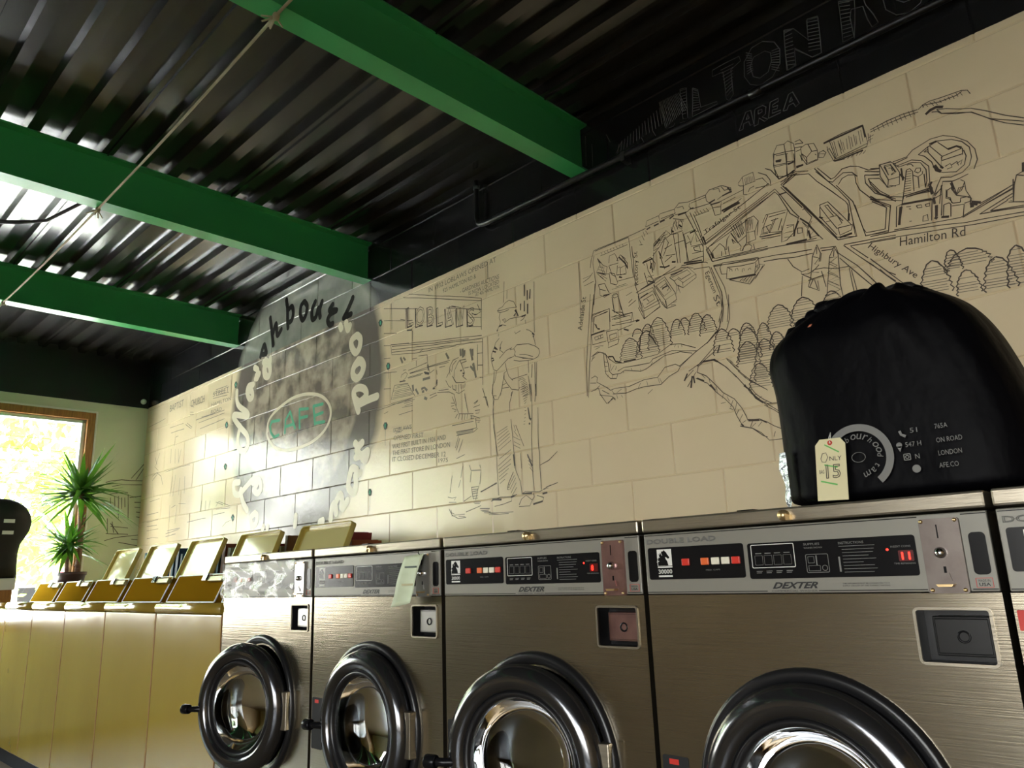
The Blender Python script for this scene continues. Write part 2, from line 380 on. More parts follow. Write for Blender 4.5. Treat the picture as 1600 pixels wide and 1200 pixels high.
# window wall with three openings, black band above the paint line
WZ0, WZ1 = 0.76, 2.565
OP = [(-2.08, -0.435), (-4.38, -2.14)]
mb = MB(); T0, T1 = XL - 0.2, XL
mb.box(T0, T1, YF, 0, 0, WZ0); mb.box(T0, T1, YF, 0, WZ1, 2.662)
ys = [0] + [q for a, b_ in OP for q in (b_, a)] + [YF]
for i in range(0, len(ys), 2): mb.box(T0, T1, ys[i + 1], ys[i], WZ0, WZ1)
mb.box(T0, T1, YF, 0, 2.662, 3.4, 1)
wall_left = tag(mb.build('wall_left', [M['winwall'], M['black_wall']]), 'pale green wall with black band around the window', 'wall', kind='structure')
for i, (a, b_) in enumerate(OP):
    w = MB(); F = 0.062
    for (p, q, r_, s_) in ((a, b_, WZ1 - F, WZ1), (a, b_, WZ0, WZ0 + F), (a, a + F, WZ0 + F, WZ1 - F), (b_ - F, b_, WZ0 + F, WZ1 - F)):
        w.box(XL - .12, XL + 0.012, p, q, r_, s_)
    wo = tag(w.build('window_%d' % (i + 1), M['wood'], bevel=.004), kind='structure')
    w = MB(); E_ = .018
    for (p, q, r_, s_) in ((a - .012, b_ + .012, WZ1, WZ1 + .014), (b_, b_ + .014, WZ0, WZ1)): w.box(XL - .01, XL + .018, p, q, r_, s_)
    w.build('outer_bead', M['white_trim'], wo)
    w = MB(); a2, b2, z2, z3 = a + F, b_ - F, WZ0 + F, WZ1 - F; F2 = 0.034
    for (p, q, r_, s_) in ((a2, b2, z3 - F2, z3), (a2, b2, z2, z2 + F2), (a2, a2 + F2, z2, z3), (b2 - F2, b2, z2, z3)): w.box(XL - .1, XL - .03, p, q, r_, s_)
    w.build('metal_sash', M['alu'], wo, bevel=.006)
    w = MB(); w.box(XL - .075, XL - .07, a2 + .01, b2 - .01, z2 + .01, z3 - .01); w.build('pane', M['glass'], wo)
    w = MB()
    for zz in (2.321, 2.22, 2.118, 2.018, 1.938, 1.86, 1.76): w.tube([(XL - .095, a2, zz), (XL - .095, b2, zz)], 0.0028, 6)
    w.build('glazing_wire', M['cable'], wo)

# corrugated roof deck: 6 inch ribs running along the wall, over the beams
mb = MB(); prof = []; yy = 0.02; PITCH = 0.1535; Y0 = -0.114
n = -1
pts = [(0.05, ZD)]
while True:
    ya = Y0 - n * PITCH   # -x side start of the open flute is at ya, it runs to ya+0.1
    if ya < YF - .3: break
    pts_l = [(ya + 0.102, ZD), (ya + 0.090, ZD + .04), (ya + 0.010, ZD + .04), (ya, ZD)]
    pts += [p for p in pts_l if p[0] < 0.05]
    n += 1
for (a, b_) in zip(pts[:-1], pts[1:]):
    mb.quad((XL - .25, a[0], a[1]), (XR + .2, a[0], a[1]), (XR + .2, b_[0], b_[1]), (XL - .25, b_[0], b_[1]))
n = 0
for n in range(1, 44, 4):    # raised side laps on every fourth rib
    yl = Y0 - n * PITCH - 0.022
    mb.box(XL, XR, yl - .003, yl + .003, ZD - .009, ZD + .001)
mb.box(XL - .25, XR + .2, YF - .2, 0.2, ZD + 0.06, ZD + .3); mb.box(XL - 1.15, XL - .25, YF - .2, 0.2, 2.95, ZD + .3)  # second box: unseen eave added outside to cut skylight at the windows
ceiling = tag(mb.build('ceiling', M['deck']), 'black corrugated metal roof deck', 'ceiling', kind='structure')

# ledge behind the machines
mb = MB(); mb.box(XL, -0.2, -0.36, -0.005, 0, 1.03); tag(mb.build('trim_1', M['cream_plain'], bevel=.004), kind='structure')
# concrete plinth under the machines
mb = MB(); mb.box(XL + .02, 3.2, -1.06, -0.37, 0, 0.10); tag(mb.build('trim_2', M['blk_matt']), kind='structure')

# ================================================================== BEAMS, PIPE, TWINE
for xc, lab in ((-3.39, 'green steel beam nearest the window'), (-1.66, 'green steel beam, middle of the three'), (0.05, 'green steel beam nearest the large map, at top centre')):
    b = MB(); H = 3.088; Z0 = 2.84; w = 0.045
    out = [(xc - w, Z0), (xc + w, Z0), (xc + w, Z0 + .009), (xc + .005, Z0 + .013), (xc + .005, H - .013), (xc + w, H - .009), (xc + w, H), (xc - w, H), (xc - w, H - .009), (xc - .005, H - .013), (xc - .005, Z0 + .013), (xc - w, Z0 + .009)]
    b.prism(out, YF + .01, -0.002, 'y')
    tag(b.build('steel_beam', M['green']), lab + ' under the roof deck', 'beam', 'green roof beams')
b = MB(); yp = -0.034
b.tube([(-0.628, yp, 3.085), (-0.628, yp, 2.87), (-0.620, yp, 2.842), (-0.60, yp, 2.828), (-0.56, yp, 2.822), (XR - .01, yp, 2.790)], 0.0135, 12)
b.tube([(-0.628, yp, 3.06), (-0.628, yp, 3.035)], 0.018, 12); b.tube([(0.9, yp, 2.81), (0.95, yp, 2.809)], 0.018, 12)
for xx in (0.3, 1.7, 3.2): b.box(xx, xx + .02, yp - .016, 0.002, 2.785, 2.828)
tag(b.build('wall_pipe', M['black_wall']), 'black painted pipe running along the top of the block wall', 'pipe')
b = MB(); P = [(2.2, -1.535, 2.834), (0.05, -1.53, 2.834), (-1.69, -1.515, 2.834), (-3.38, -1.54, 2.834), (-5.1, -1.55, 2.834)]
Q = []
for a, c in zip(P[:-1], P[1:]):
    for k in range(8):
        t = k / 8; Q.append((a[0] + (c[0] - a[0]) * t, a[1] + (c[1] - a[1]) * t, a[2] + (c[2] - a[2]) * t - .012 * math.sin(math.pi * t)))
Q.append(P[-1]); b.tube(Q, 0.005, 7)
for xx, yq in ((0.05, -1.53), (-1.69, -1.515), (-3.38, -1.54)):     # knots where it is tied under each beam
    for k in range(5):
        b.tube([(xx, yq, 2.828), (xx + random.uniform(-.05, .03), yq + random.uniform(-.05, .05), 2.82 - random.uniform(0, .02))], 0.003, 5)
    b.lathe([(0.0, -.012), (.012, -.008), (.014, 0), (.012, .008), (0, .012)], (xx, yq, 2.83), 8)
tag(b.build('ceiling_twine', M['rope']), 'pale twine strung beneath the green beams', 'rope')
b = MB()
b.tube([(-2.75, -2.1, 3.07), (-2.6, -1.95, 3.0), (-2.45, -1.8, 2.955), (-2.35, -1.70, 2.945), (-2.25, -1.60, 2.955), (-2.05, -1.50, 3.01), (-1.9, -1.45, 3.075)], 0.009, 8)
b.tube([(-2.7, -2.1, 3.07), (-2.5, -1.9, 2.99), (-2.4, -1.76, 2.955), (-2.3, -1.66, 2.95)], 0.006, 8)
tag(b.build('power_cable', M['cable']), 'black cable looping below the roof deck at left', 'cable')
b = MB(); b.lathe([(0, -.02), (.014, -.018), (.022, -.008), (.024, 0), (.024, .012)], (0, 0, 0), 20)
o = b.build('door_sensor', M['white_trim']); o.rotation_euler = (0, 0, math.radians(90)); o.location = (XL + .013, -0.05, 2.722)
tag(o, 'small grey round sensor on the black band in the corner', 'sensor')

# ================================================================== MURALS (paint on the block wall)
STROKES = [
    ('map', 5, '''62,2383 68,2415 88,2454 122,2457 241,2458 366,2463;95,2452 189,2454 278,2454;50,2133 71,2233 87,2307 77,2401 87,2432;17,2328 52,2340 74,2356;22,2309 77,2315;278,2451 283,2366 287,2267;290,2408 295,2222 304,2187;123,2420 269,2423;206,2276 287,2270;83,2302 69,2206;56,2131 59,2164 152,2166 150,2107;63,2130 68,2150 141,2158;367,2469 375,2493 435,2495 442,2501 511,2496 535,2513 574,2503 656,2502 673,2514 726,2513 764,2489 767,2470 726,2469 704,2462;367,2469 403,2472 433,2472;435,2495 438,2469 497,2474 515,2478;511,2496 514,2468 570,2463 581,2469;584,2494 577,2481 592,2465 667,2459;656,2502 658,2475 672,2457;689,2510 715,2507 718,2488;725,2510 739,2489 764,2484;589,2492 655,2492;522,2497 550,2494 554,2479;445,2478 503,2477;673,2464 680,2436 687,2402 713,2398 714,2428 721,2450 682,2450;680,2436 714,2428;721,2450 816,2460;725,2436 779,2443;717,2411 782,2421 803,2428;560,2456 622,2293;580,2454 628,2301;595,2442 625,2323 632,2310 907,2411;630,2296 905,2392;635,2289 656,2217 880,2193;642,2282 665,2226 881,2204;653,2283 749,2314 816,2334;571,2214 639,2202 672,2084 672,2021 654,1973;657,2202 694,2102 701,2028 689,1964;646,2198 680,2087 680,2019 669,1969;659,2201 695,2197;519,2246 626,2227 635,2219;293,2196 379,2218 492,2250;311,2201 404,2231 507,2235 519,2241;304,2187 324,2076 406,2103 377,2197 304,2187;308,2165 375,2182 405,2121 324,2108 308,2165;325,2154 374,2167 383,2143 341,2132;324,2076 324,2108;343,2155 354,2141;303,2182 305,2134 320,2098;383,2206 438,2223 480,2140 431,2124 383,2206;394,2197 436,2210 465,2155 427,2143 394,2197;413,2183 440,2193 455,2171 443,2162;421,2173 436,2182;431,2124 428,2094 483,2114 480,2140;383,2206 389,2172 415,2113 428,2094;460,2213 545,2230 579,2191 517,2175 497,2197 480,2192 460,2213;471,2210 544,2220 558,2200 513,2187 498,2204;517,2175 518,2152 578,2177 579,2191;480,2192 489,2173 518,2152;518,2239 571,2219;423,2309 453,2384 483,2394 517,2387 515,2258;495,2400 504,2261;539,2385 553,2251;489,2392 540,2390;496,2348 543,2347;489,2424 489,2392;528,2441 522,2412 535,2397 543,2420 534,2439;506,2444 490,2407;512,2448 518,2403;501,2457 523,2446 550,2433;416,2364 463,2418 483,2394;428,2360 457,2393 469,2362 441,2314;422,2357 397,2350 400,2381 457,2414;397,2344 384,2269;420,2342 432,2285 441,2256;420,2342 434,2305 423,2309;449,2342 485,2349;452,2310 497,2303;444,2286 480,2301;345,2303 341,2320 378,2329 398,2296 389,2267;376,2314 383,2259;342,2271 355,2214;361,2276 385,2221;358,2309 361,2276;390,2331 428,2360;543,2373 604,2377 623,2303 618,2229;543,2373 550,2329 547,2252 570,2255 618,2254;559,2362 572,2326 592,2365 598,2322 620,2325;570,2311 623,2303;580,2303 607,2301 610,2277 584,2286 580,2303;550,2329 567,2333 571,2316;572,2280 620,2274;598,2364 609,2365;644,2246 661,2260 694,2279 712,2258 714,2227;660,2255 663,2230;698,2247 696,2228;663,2230 654,2247;716,2246 726,2288 743,2306 780,2239 773,2222;728,2218 727,2257 718,2246;743,2306 768,2258 804,2275;745,2281 748,2260 758,2261 745,2281;807,2337 841,2339 857,2314 839,2282 805,2284 807,2337;805,2284 803,2246 778,2220;839,2282 839,2247 805,2245;857,2314 846,2260;828,2232 830,2208;783,2219 790,2236 809,2239 822,2225 811,2209;896,2323 878,2291 870,2261 888,2259;860,2259 888,2254;854,2252 887,2245;683,2183 695,2199 840,2175 840,2137 819,2116 717,2128 705,2132 713,2174 824,2157 842,2170;683,2183 688,2157 708,2151;718,2172 727,2164;841,2147 862,2140 796,2083 717,2124;819,2116 828,2156;819,2097 844,2127 854,2138;827,2142 834,2147 833,2135 827,2142;694,2192 830,2169;165,2372 171,2404 198,2406 211,2379 213,2356 168,2360;164,2361 177,2313 195,2301;209,2347 202,2305;207,2369 228,2390 252,2366 244,2346;223,2331 249,2334 252,2300 221,2299 223,2331;202,2305 252,2294;234,2383 262,2340 260,2314;105,2414 135,2370 154,2359 145,2323 94,2350 116,2382 105,2414;100,2342 131,2310;132,2332 164,2322 167,2277 198,2262 205,2271 190,2314 165,2327;102,2291 135,2286 146,2255 157,2236;107,2267 105,2240 130,2224 164,2234;102,2291 107,2267 139,2252;169,2221 201,2217 213,2143;171,2209 175,2143 213,2133 230,2112;176,2225 195,2224 203,2208 181,2207 172,2217;160,2115 267,2118 257,2078;167,2124 187,2129;253,2164 272,2175;251,2149 290,2165;8,1801 17,1885 37,2015 52,2155 73,2255;2,1808 8,1941 25,2073 53,2261;55,2159 152,2166 147,2075 45,2074;65,2151 141,2155;65,2151 56,2082;66,2121 83,2091;45,2074 49,2029 121,2028;61,2059 107,2061 109,2049 67,2047 61,2059;81,2057 83,2047;94,2059 96,2049;127,2069 188,2065 187,2022 133,2019 127,2069;142,2049 180,2050 178,2030 143,2025 142,2049;133,2019 131,1996 182,2002 190,2021;158,2126 267,2118 270,2078 158,2088;173,2111 254,2108 258,2089 178,2094;270,2078 294,2079;187,2059 263,2066;164,2157 194,2133 205,2124 217,2115 229,2110;169,2216 175,2143 213,2133;200,2212 214,2154 223,2114;299,2130 324,2074 403,2106;318,2146 328,2117 409,2136;416,2123 436,2089 478,2090;433,2123 436,2089;36,1956 51,1980 85,1988 116,1970 125,1926 126,1894 146,1874 184,1871 209,1881 286,1859 316,1863 346,1877 382,1889 405,1898 478,1896 530,1879;38,1977 72,1991 104,1978 106,1930 109,1887 133,1861 164,1854;110,1977 133,1945 163,1922 206,1913 303,1912 373,1911 437,1936 481,1928 547,1897;172,1884 204,1892 335,1884 348,1896 440,1910 551,1884;30,1882 51,1888 63,1880 58,1860 110,1824 128,1810;128,1810 154,1815 221,1807 300,1821 364,1818 401,1850 451,1853 472,1839;139,1792 207,1784 256,1790 297,1792 377,1786 419,1811 459,1822;551,1884 466,1840;640,1939 601,1906 529,1875 472,1839 459,1822;661,1986 657,1954 634,1931;706,2069 700,1976 685,1937 680,1933;681,2076 669,1993 651,1941 595,1902;639,1878 616,1859 572,1836 507,1812;629,1885 545,1823;46,1826 73,1841;66,1832 70,1805 105,1757 138,1772;70,1800 132,1783 150,1769;111,1756 138,1777 150,1764;26,1824 66,1832;22,1862 55,1856;84,1818 121,1795;542,1800 550,1822 578,1837 618,1833 660,1798 698,1753 728,1715 768,1663 809,1620;542,1800 581,1777 608,1744 643,1700 684,1670 708,1630 723,1596 726,1584 772,1579 802,1563;535,1778 583,1749 614,1706 646,1677 676,1640 686,1607 701,1573 696,1565 741,1549 778,1518 795,1511;528,1812 482,1779;537,1801 495,1752;796,2493 816,2513 860,2514 865,2474 816,2475 816,2510;795,2488 804,2479 816,2475;816,2475 812,2441 826,2433;866,2479 894,2474 914,2439 862,2446;832,2443 839,2455 858,2457;941,2506 949,2552;941,2506 945,2461 984,2444 1017,2454;985,2449 995,2532;1018,2459 1021,2520;943,2505 991,2495;955,2540 1000,2530;991,2499 1018,2492;1050,2502 1063,2463 1098,2462;1063,2463 1064,2486;1047,2479 1042,2506;1085,2290 1113,2290 1179,2182 1183,2180 1135,2185 1131,2184 1084,2281 1085,2290;1099,2280 1111,2280 1124,2252 1154,2204;1135,2183 1136,2158 1175,2162 1183,2180;1084,2281 1081,2245 1128,2161;1113,2233 1137,2229 1149,2197 1137,2193;1099,2221 1115,2219;1103,2278 1126,2233;873,2300 890,2327 972,2315 939,2237 857,2248 871,2281 904,2283;898,2314 962,2309;905,2297 933,2296;924,2300 895,2253;914,2294 891,2255 940,2242;885,2281 895,2253;946,2291 927,2251;867,2249 935,2239;861,2241 934,2228;960,2258 986,2253 982,2222;982,2222 953,2204 935,2201 943,2264;1007,2273 982,2222;997,2235 1014,2229 1012,2211 997,2214 997,2235;1027,2192 1036,2226 1017,2251;947,2188 1059,2174;1028,2302 1053,2256 1036,2230;1023,2295 1032,2296;948,2132 962,2100 993,2069 1019,2072;989,2068 990,2059 1013,2056 1035,2063 1069,2061 1104,2045 1151,2039;992,2059 1023,2035;1010,2031 1065,2035;1068,2115 1060,2086;1059,2051 1067,1991;991,2054 979,1982;1151,2034 1156,1930;1157,2024 1167,1927;1056,2150 1035,2112 1020,2041;1056,2150 1064,2116 1056,2087;1020,2041 1007,2009 1042,1985 1042,2021;1038,2111 1057,2100 1038,2084 1054,2075 1026,2057 1050,2049;1054,2142 1051,2116;1010,2004 1027,2030;1031,2029 1038,1991;1112,2122 1092,2093 1065,1957;1112,2122 1122,2092 1115,1981 1118,1941;1091,2089 1121,2083 1086,2068 1119,2040 1078,2040 1119,2006 1073,2002 1113,1968 1063,1957;1111,2113 1106,2089;1088,2077 1113,2055 1083,2043 1112,2016 1078,2009 1111,1982;942,2490 945,2552 963,2579 990,2572;990,2572 992,2532 988,2450;990,2572 1004,2577 1025,2560 1026,2531 1018,2457;1030,2563 1048,2562 1059,2545;945,2548 990,2540 1026,2531;945,2498 989,2491 1020,2490;944,2489 955,2447 987,2446 1018,2457;1029,2554 1059,2545;1027,2540 1053,2533;1029,2524 1047,2524;1048,2530 1067,2536 1096,2528 1105,2495 1100,2459 1061,2458 1047,2487 1048,2530;1064,2485 1061,2458;1064,2485 1084,2500 1075,2533;1105,2495 1084,2500;1049,2506 1064,2485;1095,2485 1098,2479;1108,2484 1125,2486 1132,2473 1122,2459 1105,2466 1108,2484;1129,2513 1193,2520 1264,2519 1270,2447 1161,2437 1150,2508 1264,2519;1139,2494 1139,2479 1154,2431 1268,2435 1270,2447;1139,2479 1146,2486 1159,2438 1154,2431;1023,2440 987,2441 961,2418 1128,2143 1187,2136 1185,2187;967,2415 1020,2437;1286,2490 1340,2497 1388,2499 1435,2493;1285,2482 1338,2487 1392,2486 1436,2484;1437,2492 1453,2502 1474,2505 1501,2500 1564,2497 1579,2490 1585,2474;1456,2499 1500,2489 1549,2487 1564,2493;1453,2502 1452,2492;1488,2467 1514,2457 1549,2438 1579,2426 1614,2400 1659,2361 1703,2331;1488,2467 1501,2448 1577,2413 1622,2369 1701,2321;1473,2465 1489,2459 1499,2447 1539,2427 1577,2412 1622,2368 1655,2337 1699,2309;1266,2353 1294,2343 1297,2354 1329,2352;1265,2343 1292,2331;1263,2331 1291,2321;1261,2318 1289,2308;1289,2308 1309,2266 1344,2262 1351,2301 1338,2341 1329,2352;1297,2354 1315,2291 1309,2266;1315,2291 1349,2288;1308,2345 1329,2343 1339,2309 1326,2304;1311,2343 1316,2316;1321,2331 1328,2330 1332,2316;1337,2347 1380,2347 1400,2362 1454,2376 1492,2370 1522,2354 1552,2323 1568,2290 1567,2254 1555,2227;1337,2338 1382,2343;1414,2339 1445,2354 1474,2360 1513,2348 1537,2329 1554,2303 1555,2269 1545,2244 1524,2230 1491,2226 1466,2238 1451,2215 1437,2187;1345,2328 1392,2331 1419,2316 1437,2288 1432,2236 1424,2222;1350,2322 1394,2322 1415,2309 1428,2281 1424,2242 1418,2225;1337,2338 1353,2321;1538,2218 1513,2212 1494,2213 1468,2221 1460,2204 1438,2183;1414,2339 1432,2324 1447,2297 1453,2264 1473,2250 1509,2238 1532,2250 1542,2278 1538,2300;1444,2353 1442,2335 1471,2273 1477,2304 1448,2355 1471,2361;1477,2304 1536,2307 1522,2320 1498,2320 1473,2357;1475,2291 1533,2289;1476,2304 1475,2291;1536,2307 1533,2286;1431,2341 1442,2337 1458,2299 1471,2270;1431,2341 1443,2346;1481,2268 1496,2272 1499,2258 1485,2257;1497,2265 1514,2271 1517,2256;1513,2264 1530,2270 1523,2257;1372,2302 1350,2218;1389,2291 1383,2222;1372,2302 1382,2304 1389,2291;1402,2265 1399,2226;1420,2268 1417,2222;1394,2286 1401,2296 1412,2292 1413,2281 1404,2278 1397,2285;1387,2278 1402,2265 1417,2269 1417,2279;1376,2318 1390,2318 1394,2306;1252,2258 1268,2237 1344,2204;1257,2291 1277,2261 1309,2231 1348,2216;1259,2308 1284,2262 1310,2235;1350,2218 1436,2216 1432,2172 1342,2194 1350,2218;1357,2212 1422,2210 1426,2210;1381,2216 1420,2214 1426,2205;1466,2222 1491,2211;1491,2211 1498,2166 1512,2173 1524,2197 1515,2208;1491,2211 1489,2196 1497,2163;1524,2197 1524,2168 1533,2139 1528,2128;1498,2166 1506,2185 1521,2182;1474,2188 1488,2193;1474,2188 1471,2167 1478,2161 1480,2143;1461,2210 1447,2153;1552,2112 1646,2137 1647,2146;1566,2106 1642,2129;1646,2137 1655,2165 1673,2169 1680,2195;1635,2086 1646,2137;1655,2165 1673,2155;1590,2113 1639,2125;1620,2098 1638,2103;1232,2118 1329,2107 1506,2068 1655,2046;1229,2101 1346,2084 1527,2054 1653,2036;1234,2134 1279,2128 1295,2198 1252,2256;1233,2124 1289,2114 1306,2197 1250,2247;1307,2115 1496,2088 1641,2138;1314,2122 1324,2190 1342,2193;1342,2193 1352,2217 1435,2213 1433,2174 1342,2193 1326,2125;1357,2211 1422,2210 1427,2203 1377,2212;1429,2175 1417,2107;1382,2172 1396,2170 1395,2161 1384,2163 1382,2172;1407,2166 1420,2166 1419,2156 1409,2158 1407,2166;1396,2130 1410,2129 1408,2111 1393,2113 1396,2130;1353,2179 1366,2175;1360,2169 1366,2166;1355,2127 1362,2126;1435,2186 1460,2200 1464,2211;1462,2212 1457,2174 1446,2113;1436,2176 1457,2181;1472,2192 1468,2164 1477,2157 1483,2141 1503,2136;1490,2204 1488,2188 1497,2162 1514,2184;1497,2162 1521,2149 1533,2138 1527,2121;1458,2145 1473,2145 1477,2140 1471,2100;1458,2145 1451,2108;1479,2133 1512,2126 1504,2091;1503,2136 1505,2149 1531,2145 1529,2130 1513,2129;1501,2086 1642,2126;1546,2080 1637,2112;1546,2080 1657,2061;1574,2080 1622,2096;1577,2079 1658,2066;1646,2155 1635,2088 1629,2093;1623,2089 1637,2084 1660,2076;1221,2043 1325,1907;1219,2027 1308,1912;1274,1955 1245,1998'''),
    ('map', 9, '''371,2456 390,2460;408,2459 432,2461;438,2464 462,2466;485,2463 508,2470;525,2464 564,2460;581,2469 598,2468;667,2461 694,2466;726,2469 757,2472 767,2473;750,2495 763,2477;672,2452 713,2448;723,2401 781,2414;745,2411 791,2415;419,2273 447,2262 465,2264;477,2275 494,2270;531,2253 611,2239;541,2244 615,2230;571,2368 598,2371;399,2370 431,2391;337,2316 389,2320;381,2302 373,2278;356,2230 390,2214;526,2421 536,2407;490,2407 498,2399;318,2204 384,2216;466,2222 522,2225;422,2178 445,2182;100,2348 139,2330;221,2381 250,2344 260,2319;111,2401 123,2386;214,2293 229,2285;124,2234 157,2230;314,2168 351,2178;627,2333 634,2300;655,2252 660,2230;717,2126 823,2112;45,2074 118,2077;80,2095 93,2089;72,2116 77,2098;282,2074 300,2075;218,2057 242,2045;128,1957 153,1951 164,1928 194,1916;206,1918 267,1915;510,1745 520,1790;484,1778 500,1804;525,1789 528,1760;572,1836 618,1833 632,1823;727,1711 748,1689 768,1658 793,1636;540,1777 569,1761;593,1742 610,1716;701,1573 709,1563;300,2010 287,1941;335,2006 357,1985 371,1952;649,1884 636,1855;730,1581 771,1575;717,2408 790,2420;732,2405 794,2413;1023,2466 1049,2462;984,2444 1013,2456;1135,2149 1177,2150;951,2189 1025,2181;1011,2267 1037,2239 1047,2217 1068,2178;981,2208 988,2229 1005,2260;1034,2212 1038,2179;1177,2223 1172,2198;653,2254 659,2233;952,2517 970,2511;994,2488 1017,2488;1077,2247 1089,2238;1129,2510 1266,2516;1156,2430 1188,2425;1172,2427 1253,2428;958,2446 1011,2450;1023,2462 1048,2463;951,2520 973,2515;947,2385 975,2384;1264,2519 1267,2471;1449,2361 1471,2361;1498,2321 1522,2320 1534,2310;1469,2274 1475,2264;1358,2315 1357,2271;1352,2297 1361,2276;1488,2209 1492,2184;1437,2234 1430,2223;1678,2196 1673,2167'''),
    ('map', 3, '''127,2435 133,2422;144,2435 150,2422;161,2436 166,2423;177,2436 183,2424;193,2436 199,2425;210,2436 215,2425;226,2436 231,2425;242,2436 247,2425;332,2421 341,2396;345,2438 355,2413;353,2452 360,2427;365,2453 375,2433;330,2400 348,2396;406,2379 452,2373;410,2386 456,2383;416,2391 463,2391;425,2393 461,2400;440,2399 473,2401;489,2173 485,2134;495,2169 502,2134;500,2170 492,2147;460,2106 482,2104;454,2097 476,2094;601,2450 610,2431;612,2449 621,2430;625,2446 634,2430;639,2446 648,2430;652,2446 661,2430;597,2431 664,2429;746,2335 764,2274;757,2336 775,2275;767,2337 782,2277;777,2338 790,2280;787,2340 795,2283;821,2332 811,2292;830,2331 821,2291;837,2331 830,2290;811,2336 811,2316;770,2112 759,2106;785,2112 771,2100;797,2111 780,2095;808,2110 789,2090;818,2107 798,2087;109,2373 141,2357;105,2363 140,2341;116,2382 132,2332;126,2374 142,2329;505,2439 514,2415;499,2431 507,2402;533,2434 549,2428;171,2248 254,2245;191,2253 248,2252;207,2369 246,2368;359,2255 380,2233;352,2247 387,2246;243,2199 275,2206;18,2345 66,2347;112,2327 143,2295;119,2331 150,2304;721,2157 724,2165 732,2164 732,2154;745,2151 749,2160 756,2159 756,2149;771,2138 774,2150 780,2150 781,2140;795,2138 798,2145 805,2144 806,2137;-4,2427 -5,2312 -10,2149;211,2335 224,2336;44,1965 57,1973;104,1941 119,1932;105,1919 121,1916;104,1898 123,1894;121,1879 117,1869;146,1874 139,1860;171,1874 164,1857;197,1879 202,1870;245,1871 240,1882;286,1859 287,1869;347,1886 334,1869;374,1811 383,1789;364,1818 372,1792;158,1793 184,1804;207,1784 209,1804;135,1808 146,1791;268,1792 281,1810;315,1793 311,1814;336,1774 312,1759;158,1783 162,1767;182,1779 187,1768;138,1923 129,1893;156,1913 135,1892;168,1906 160,1892;562,1786 575,1769;590,1766 593,1747;617,1728 619,1705;643,1696 636,1679;656,1684 664,1664;679,1666 666,1641;692,1655 684,1629;698,1627 687,1611;710,1607 693,1583;629,1662 649,1663;661,1638 675,1631;579,1754 592,1733;560,1768 573,1751;721,1583 706,1577;757,1568 737,1554;780,1569 764,1554;743,1690 758,1691;760,1669 774,1671;776,1652 791,1659;793,1636 806,1638;408,1983 405,1953;411,1952 404,1946;54,2017 87,2014 106,2010;60,2005 87,2009;453,1922 459,1930;471,1915 470,1925;487,1914 486,1924;668,1829 695,1804;681,1812 707,1788;694,1795 719,1767;710,1769 739,1735;731,1746 756,1718;744,1730 816,1676;747,2331 773,2277;755,2333 778,2276;765,2335 783,2279;773,2337 788,2282;780,2339 794,2285;790,2340 800,2292;815,2341 816,2311;823,2343 823,2308;830,2340 831,2310;824,2501 826,2475;830,2504 831,2476;836,2503 836,2476;842,2504 844,2476;849,2501 850,2476;856,2498 857,2475;758,2108 773,2113;768,2105 788,2113;779,2099 802,2113;959,2249 982,2250;952,2233 979,2228;946,2216 976,2210;1051,2243 1030,2214;1035,2189 1054,2205;1039,2183 1064,2183;1017,2251 1031,2223;1157,2504 1165,2440;1164,2504 1170,2442;1178,2499 1183,2446;1180,2489 1185,2459;1186,2500 1191,2447;1193,2488 1196,2454;1206,2495 1205,2454;1215,2501 1216,2449;1222,2493 1223,2455;1231,2498 1233,2455;1238,2490 1237,2458;1248,2504 1249,2453;1256,2504 1257,2458;1187,2421 1197,2430;1200,2420 1209,2427;1212,2419 1223,2428;1228,2417 1237,2426;1239,2416 1249,2425;1251,2415 1261,2424;1277,2481 1276,2449;1283,2473 1279,2443;1274,2464 1294,2468;1273,2455 1289,2457;1107,2480 1131,2469;1296,2493 1298,2477;1309,2496 1313,2475;1324,2497 1329,2477;1339,2500 1343,2476;1352,2500 1356,2476;1366,2499 1371,2475;1380,2501 1385,2477;1393,2501 1398,2476;1408,2500 1413,2476;1421,2498 1425,2479;1460,2501 1466,2488;1473,2502 1482,2484;1484,2500 1493,2481;1501,2495 1504,2483;1514,2493 1518,2483;1525,2494 1529,2482;1536,2494 1541,2479;1548,2495 1552,2481;1558,2494 1564,2479;1370,2296 1385,2293;1367,2289 1384,2285;1366,2281 1383,2277;1364,2273 1381,2269;1362,2265 1380,2261;1361,2257 1379,2253;1359,2249 1378,2245;1358,2241 1376,2237;1356,2233 1375,2229;1354,2225 1374,2222'''),
